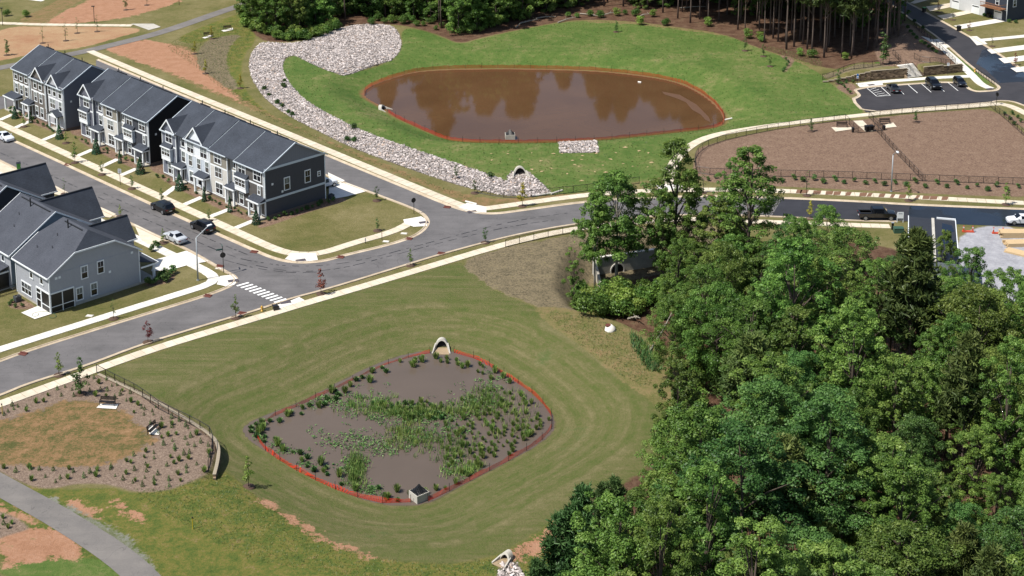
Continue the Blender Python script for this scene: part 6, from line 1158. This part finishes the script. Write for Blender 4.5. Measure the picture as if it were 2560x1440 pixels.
for i, (k, px, sc) in enumerate([('conifer', (38,296), .95), ('column', (77,307), 1.0), ('conifer', (149,347), 1.05), ('conifer', (241,384), 1.1), ('column', (300,408), 1.0), ('conifer', (351,434), 1.15), ('conifer', (450,475), 1.15), ('column', (511,503), 1.1), ('column', (575,530), 1.1), ('conifer', (641,560), .95), ('wild', (17,40), .8), ('wild', (64,42), .85)]):
    small(k, 'conifer_shrub', 'dark conifer '+['at the farthest townhouse porch', 'narrow beside the second porch', 'beside the gabled porch', 'at the first porch of the middle block', 'narrow at the second porch of the middle block', 'at the shade-darkened end of the middle block', 'at the first porch of the near block', 'narrow at the second porch of the near block', 'narrow at the third porch of the near block', 'at the corner porch of the near block', 'nearest the left edge of the far field', 'second from the left edge of the far field'][i], 'shrub', px, sc)
for o_, L_, who in (((414, 436), 29, 'near'), ((208.8, 341), 22.8, 'middle'), ((38.6, 272), 19.6, 'farthest')):
    b0 = G(*o_)
    for k in range(int(L_/1.15)):
        x = k*1.15+random.uniform(0, .6); y = -random.uniform(.9, 1.9); w = (b0.x+math.cos(TA)*x-math.sin(TA)*y, b0.y+math.sin(TA)*x+math.cos(TA)*y)
        if k % 6 != 5: small('bush%d' % (k % 3), 'shrub', 'small green shrub in the front bed of the %s townhouse block' % who, 'shrub', None, random.uniform(.45, .8), 'front bed shrubs of the %s block' % who, world=w)
b0 = G(655, 551)
for k in range(13):
    x = 1.0+random.uniform(-.3, .5); y = .6+k*1.05; w = (b0.x+math.cos(TA)*x-math.sin(TA)*y, b0.y+math.sin(TA)*x+math.cos(TA)*y); small('bush%d' % (k % 3), 'shrub', 'round shrub along the charcoal end wall', 'shrub', None, random.uniform(.6, .95), 'shrubs along the charcoal end wall', world=w)
DB = [(260,350),(350,365),(460,355),(560,385),(670,365),(762,390),(865,370),(977,395),(1070,385),(1160,410),(1270,395),(1378,415),(1473,385),(1577,430),(1690,395),(1783,430),(1887,400),(1988,440),(2092,420),(2193,460),(2285,420),(2390,455),(2503,435),(140,372),(60,352)]
for i, (x, y) in enumerate(DB): small('bush%d' % (i % 2), 'shrub', 'round shrub in the mulch strip below the dog park fence', 'shrub', (1920+x/4, 362+y/4), random.uniform(.75, 1.1), 'shrubs below the dog park fence')
for px in ((1770,452),(1789,446),(1812,449)): small('bush0', 'shrub', 'round shrub in the mulch strip below the dog park fence', 'shrub', px, .8, 'shrubs below the dog park fence')
for px in ((2094,210),(2103,212),(2115,208),(2132,207),(2110,219),(2120,228),(2126,234)): small('bush2', 'shrub', 'small shrub in the mulch corner of the parking lot', 'shrub', px, 1.0, 'shrubs at the parking lot corner')
for px in ((2270,72),(2276,82),(2284,90),(2292,98),(2302,108),(2313,113),(2322,120),(2331,126),(2341,133),(2285,56),(2308,72)): small('bush1', 'shrub', 'shrub on the mulch bank beside the sloping pavement', 'shrub', px, 1.0, 'shrubs on the mulch bank')
for px in ((1965,150),(1970,157),(1968,165),(1962,174),(1957,180)): small('bush2', 'shrub', 'small shrub in the crescent bed on the grass slope', 'shrub', px, 1.0, 'shrubs in the crescent bed')
for px in ((2512,288),(2525,300),(2536,312),(2530,286),(2545,296),(2553,306)): small('bush2', 'shrub', 'shrub in the bed right of the dog park', 'shrub', px, 1.1, 'shrubs right of the dog park')
for px in ((2415,17),(2426,19),(2403,15),(2448,33),(2456,36),(2461,41),(2540,58),(2522,56),(2480,44)): small('bush1', 'shrub', 'shrub in the garage beds of the far townhouses', 'shrub', px, 1.0, 'garage bed shrubs')
for px in ((400,698),(410,692),(418,700),(425,690),(412,706),(388,710),(372,714),(432,684),(380,628),(392,620)): small('bush0', 'shrub', 'shrub beside the corner house porch and driveway', 'shrub', px, random.uniform(.8, 1.4), 'corner house shrubs')
for px in ((24,763),(38,768),(55,767),(30,757)): small('bush2', 'shrub', 'small shrub round the corner house air conditioner', 'shrub', px, .8, 'shrubs round the air conditioner')
for px in ((712,205),(711,219),(660,225),(672,240),(692,260),(705,268),(720,283),(732,290),(885,355),(868,352),(883,322),(1227,443)): small('bush1', 'shrub', 'weed clump growing through the riprap edge', 'shrub', px, random.uniform(.8, 1.3), 'weeds along the riprap')
for i in range(26): px = (615+i*9+random.uniform(-5, 5), 68+34*math.sin(i/26*3.1)+random.uniform(-8, 4)); small('wild' if i % 3 else 'wild2', 'undergrowth_bush', 'leafy bush at the wood edge above the riprap', 'bush', px, random.uniform(.7, 1.25), 'bushes above the riprap')
for i in range(24): px = (930+i*16, 62+30*math.exp(-((i*16-220)/90)**2)+random.uniform(-12, 2)-i*.6); small('wild', 'undergrowth_bush', 'dark bush under the trees above the upper pond', 'bush', px, random.uniform(.5, 1.1), 'bushes above the upper pond')
for px in ((1420,42),(1443,44),(1475,40),(1500,44),(1542,40),(1562,36),(1590,40),(1632,42),(1600,62),(1665,64),(1770,66),(1900,100),(1905,104),(1870,96),(2000,140),(2030,144),(2113,150)): small(random.choice(['wild', 'wild2']), 'undergrowth_bush', 'bush on the bare bank below the pines', 'bush', px, random.uniform(.55, 1.0), 'bushes below the pines')
for i in range(40): px = (1450+random.random()*270, 742+random.random()*60); small(random.choice(['wild', 'wild', 'wild2']), 'undergrowth_bush', 'bush in the undergrowth beside the creek', 'bush', px, random.uniform(.6, 1.5), 'undergrowth by the creek')
for i in range(34): px = (1700+random.random()*110-20*math.sin(i), 830+i*12); small(random.choice(['wild', 'wild2']), 'undergrowth_bush', 'bush along the shaded edge of the near wood', 'bush', px, random.uniform(.7, 1.4), 'bushes along the near wood')
# planted bed by the benches
for P_, lb, n_ in ((P_BED, 'seedling in the wood-chip bed by the benches', 150), (ZW['bed'][1], 'seedling in the bed at the left bottom corner', 26)):
    Q = sample_poly(P_, 1.35 if n_ > 50 else .9); Q = Q[sdf(Q, P_) > .6]
    if n_ > 50: Q = Q[sdf(Q, ZW['patch'][0]) < -.4]
    for i, q in enumerate(Q[rng.permutation(len(Q))[:n_]]): small('sprout' if i % 3 else 'rush', 'seedling', lb, 'plant', None, random.uniform(.5, .95), lb+' group', world=(q[0], q[1]))
# pond plants
def ell(px, c): return ((px[0]-c[0])/c[2])**2+((px[1]-c[1])/c[3])**2 < 1
OPEN = [(1095,950,125,58), (770,1090,125,42), (850,1050,150,30), (1015,1192,118,52), (700,1065,70,22)]
LOWP = np.array(LOW_PX, float); pts = []
quota = {'edge': 105, 'right': 130, 'band': 60}; tries = 0
while sum(quota.values()) and tries < 9000:
    tries += 1; p = (rng.uniform(625, 1385), rng.uniform(885, 1255)); s_ = sdf(np.array([p]), LOWP)[0]
    kind = 'edge' if 9 < s_ < 34 else 'right' if s_ > 12 and p[0] > 1110 and p[1] > 965 and p[1]-985 < (1385-p[0])*1.1+60 else 'band' if s_ > 12 and abs(p[1]-1030) < 24 and 930 < p[0] < 1200 else None
    if kind is None or not quota[kind] or (kind != 'edge' and any(ell(p, c) for c in OPEN)) or any((q[0]-p[0])**2+((q[1]-p[1])*1.8)**2 < 150 for q in pts): continue
    quota[kind] -= 1; pts.append((p[0], p[1], kind))
for i, (x, y, kind) in enumerate(pts):
    w = G(x, y, ZLOW); dk = (kind == 'edge' and x < 1000 and i % 3 > 0) or (kind == 'band' and i % 2); key = 'rushd' if dk else ('rush' if i % 3 else 'rush2')
    small(key, 'rush_clump', 'dark leafy water plant in the planted pond' if dk else 'yellow-green rush clump in the planted pond', 'plant', None, random.uniform(.45, .85) if kind == 'right' else random.uniform(.6, 1.1), 'dark water plants' if dk else 'rush clumps in the pond', world=(w.x, w.y), z=ZLOW-.05)
C = []
for cx, cy_, rx, ry, n in ((900,1010,90,30,700), (1000,1040,110,25,900), (860,1100,70,26,600), (1040,1090,60,40,600), (690,1130,50,16,420), (750,1168,50,14,300), (645,1095,14,14,120), (880,1170,45,40,500), (1180,1010,60,30,500), (1120,1060,60,40,400), (800,1000,60,18,250), (960,1120,60,25,350), (1230,960,40,30,250), (930,1230,30,16,200), (1140,1180,40,20,250)):
    for _ in range(n//9):
        qx, qy = rng.normal(cx, rx*.55), rng.normal(cy_, ry*.55)
        if sdf(np.array([[qx, qy]]), LOWP)[0] < 8: continue
        g = G(qx, qy, ZLOW)
        for k in range(9): C.append((g.x+rng.normal()*.28, g.y+rng.normal()*.28, ZLOW+rng.uniform(.02, .28)))
C = np.array(C); rg = np.random.default_rng(5); Q = leaf_quads(C, rg.normal(size=C.shape)*.5+np.array([0, 0, 1]), .26, rg, .5)
tag(inst('water_weed', quads_mesh('water_weed', Q, M_DEEP, {'v': rg.random(len(C))})), 'patches of floating dark green leaves on the planted pond', 'water plants', kind='stuff')
for cx, cy_, rx, ry, k in ((1060,1030,130,14,210), (1215,1000,50,34,110), (1010,1085,55,34,100), (890,1180,22,42,130), (1100,1115,80,34,100), (1160,1180,45,16,70), (930,1012,70,16,70), (1290,1040,50,50,60)):
    q = np.stack([rng.normal(cx, rx*.6, k), rng.normal(cy_, ry*.6, k)], 1); q = q[sdf(q, LOWP) > 12]; w = np.array([G(a, b_, ZLOW)[:2] for a, b_ in q]); B = np.repeat(np.column_stack([w, np.full(len(w), ZLOW)]), 7, 0); n_ = len(B); B[:, :2] += rng.normal(size=(n_, 2))*.2
    an = rng.uniform(0, 6.283, n_); D = np.stack([np.cos(an)*.25, np.sin(an)*.25, rng.uniform(.35, .8, n_)], 1); S_ = np.stack([-np.sin(an), np.cos(an), np.zeros(n_)], 1)*.035
    tag(inst('marsh_grass', quads_mesh('marsh_grass', np.stack([B-S_, B+S_, B+D+S_*.3, B+D-S_*.3], 1), M_GRASSY, {'v': rng.random(n_)})), 'stand of bright marsh grass in the planted pond', 'grass', kind='stuff')
# tall grass by the wood, weeds in the near meadow and on the banks
def grass_stuff(polys, n, label, m, h, bw=.04, lean=.5):
    allq = []
    for pl in polys:
        a = sample_poly(pl, math.sqrt(1/n)); nn = len(a); k = 5
        B = np.repeat(np.stack([a[:, 0], a[:, 1], T(a)], 1), k, 0); N_ = len(B); ang = rng.uniform(0, 6.283, N_); B[:, :2] += rng.normal(size=(N_, 2))*.12; D = np.stack([np.cos(ang)*lean*h, np.sin(ang)*lean*h, h*rng.uniform(.5, 1.2, N_)], 1)*rng.uniform(.5, 1.1, (N_, 1)); S_ = np.stack([-np.sin(ang), np.cos(ang), np.zeros(N_)], 1)*bw
        allq.append(np.stack([B-S_, B+S_, B+D+S_*.3, B+D-S_*.3], 1))
    Q = np.concatenate(allq); return tag(inst('tall_grass', quads_mesh('tall_grass', Q, m, {'v': rng.random(len(Q))})), label, 'grass', kind='stuff')
grass_stuff([smooth_poly(GTP([(1570,835),(1600,845),(1640,900),(1660,935),(1620,930),(1585,880)]), 1)], 9, 'tall dark grass at the edge of the near wood', M_DEEP, .9)
M_WEED = leafmat('meadow_weed', ['2f451a', '445723', '5d662e', '7d7a4a'], .3)
grass_stuff([smooth_poly(GTP([(560,1180),(640,1240),(800,1350),(1000,1412),(1240,1400),(1330,1345),(1330,1440),(700,1440),(420,1290),(300,1225),(450,1215)]), 1)], 5, 'rough weeds of the near meadow', M_WEED, .13, .035, .9)
grass_stuff([smooth_poly(GTP([(1340,770),(1500,800),(1580,830),(1640,960),(1590,970),(1450,860)]), 1), smooth_poly(GTP([(1880,108),(2050,142),(2060,172),(1990,152)]), 1)], 5, 'weeds on the bank beside the near wood', M_WEED, .16, .035, .9)
grass_stuff([smooth_poly(GTP([(400,110),(520,70),(630,40),(620,120),(560,190),(600,230),(680,290),(560,230),(480,160)]), 1), smooth_poly(GTP([(640,270),(800,345),(1000,430),(1180,495),(1160,500),(900,395),(640,285)]), 1)], 2.5, 'weeds on the trail bank behind the townhouses', M_WEED, .16, .04, .9)
# darker clumps in the young lawn round the upper pond, straw flecks below it
def flecks(poly, n, label, m, r, flat=True):
    P = sample_poly(poly, math.sqrt(1/n)); P = P[sdf(P, P_UP) < -1.5]; k = len(P); Z = T(P); V = []
    C3 = np.column_stack([P, Z+.03]); Q = leaf_quads(C3, np.tile([0, 0, 1.], (k, 1))+rng.normal(size=(k, 3))*(.05 if flat else .5), r, rng, .6)
    return tag(inst('lawn_fleck', quads_mesh('lawn_fleck', Q, m, {'v': rng.random(k)})), label, 'lawn flecks', kind='stuff')
flecks(ZW['lush'][0], 1.6, 'darker grass tufts in the lawn round the upper pond', M_WEED, .3, False)
flecks(smooth_poly(GTP([(1180,370),(1390,385),(1640,360),(1660,430),(1480,460),(1330,430),(1200,410)]), 1), .09, 'straw flecks on the grass below the upper pond', mat('straw_fleck', 'a08c66', .9), .8)
# fallen logs and brush on the bare bank under the far trees, dead wood at the near wood edge
LOGS = [((1300,60),(1345,52)), ((1340,48),(1390,45)), ((1395,58),(1440,46)), ((1505,40),(1545,33)), ((1450,36),(1500,44)), ((1290,70),(1310,58)), ((1700,22),(1770,20)), ((1600,42),(1625,38)), ((1515,775),(1560,800)), ((1570,800),(1600,815)), ((1625,880),(1680,800)), ((1742,855),(1800,862))]
for i, (a_, b_) in enumerate(LOGS):
    p0, p1 = GT(*a_, .2), GT(*b_, .35 if i < 8 else 1.2); mid = (p0+p1)/2+Vector((random.uniform(-.3, .3), random.uniform(-.3, .3), .15)); mb = MB().tube([tuple(p0), tuple(mid), tuple(p1)], [.16, .13, .06], 7)
    for k in range(3): q = p0.lerp(p1, random.uniform(.3, .9)); mb.tube([tuple(q), tuple(q+Vector((random.uniform(-.9, .9), random.uniform(-.9, .9), random.uniform(.2, .9))))], [.05, .015], 5)
    tag(mb.obj('fallen_log', M_PALE), 'bleached fallen log with broken twigs, '+['leftmost of the brush pile above the upper pond', 'second in the brush pile above the upper pond', 'long one on the brush slope', 'highest on the bare bank', 'crossing the middle of the bare bank', 'short one at the left foot of the brush pile', 'thin rail under the pines', 'short one below the first pines', 'at the clearing by the manhole', 'pointing down to the manhole', 'leaning in the near wood edge', 'bare limb inside the near wood'][i], 'log')
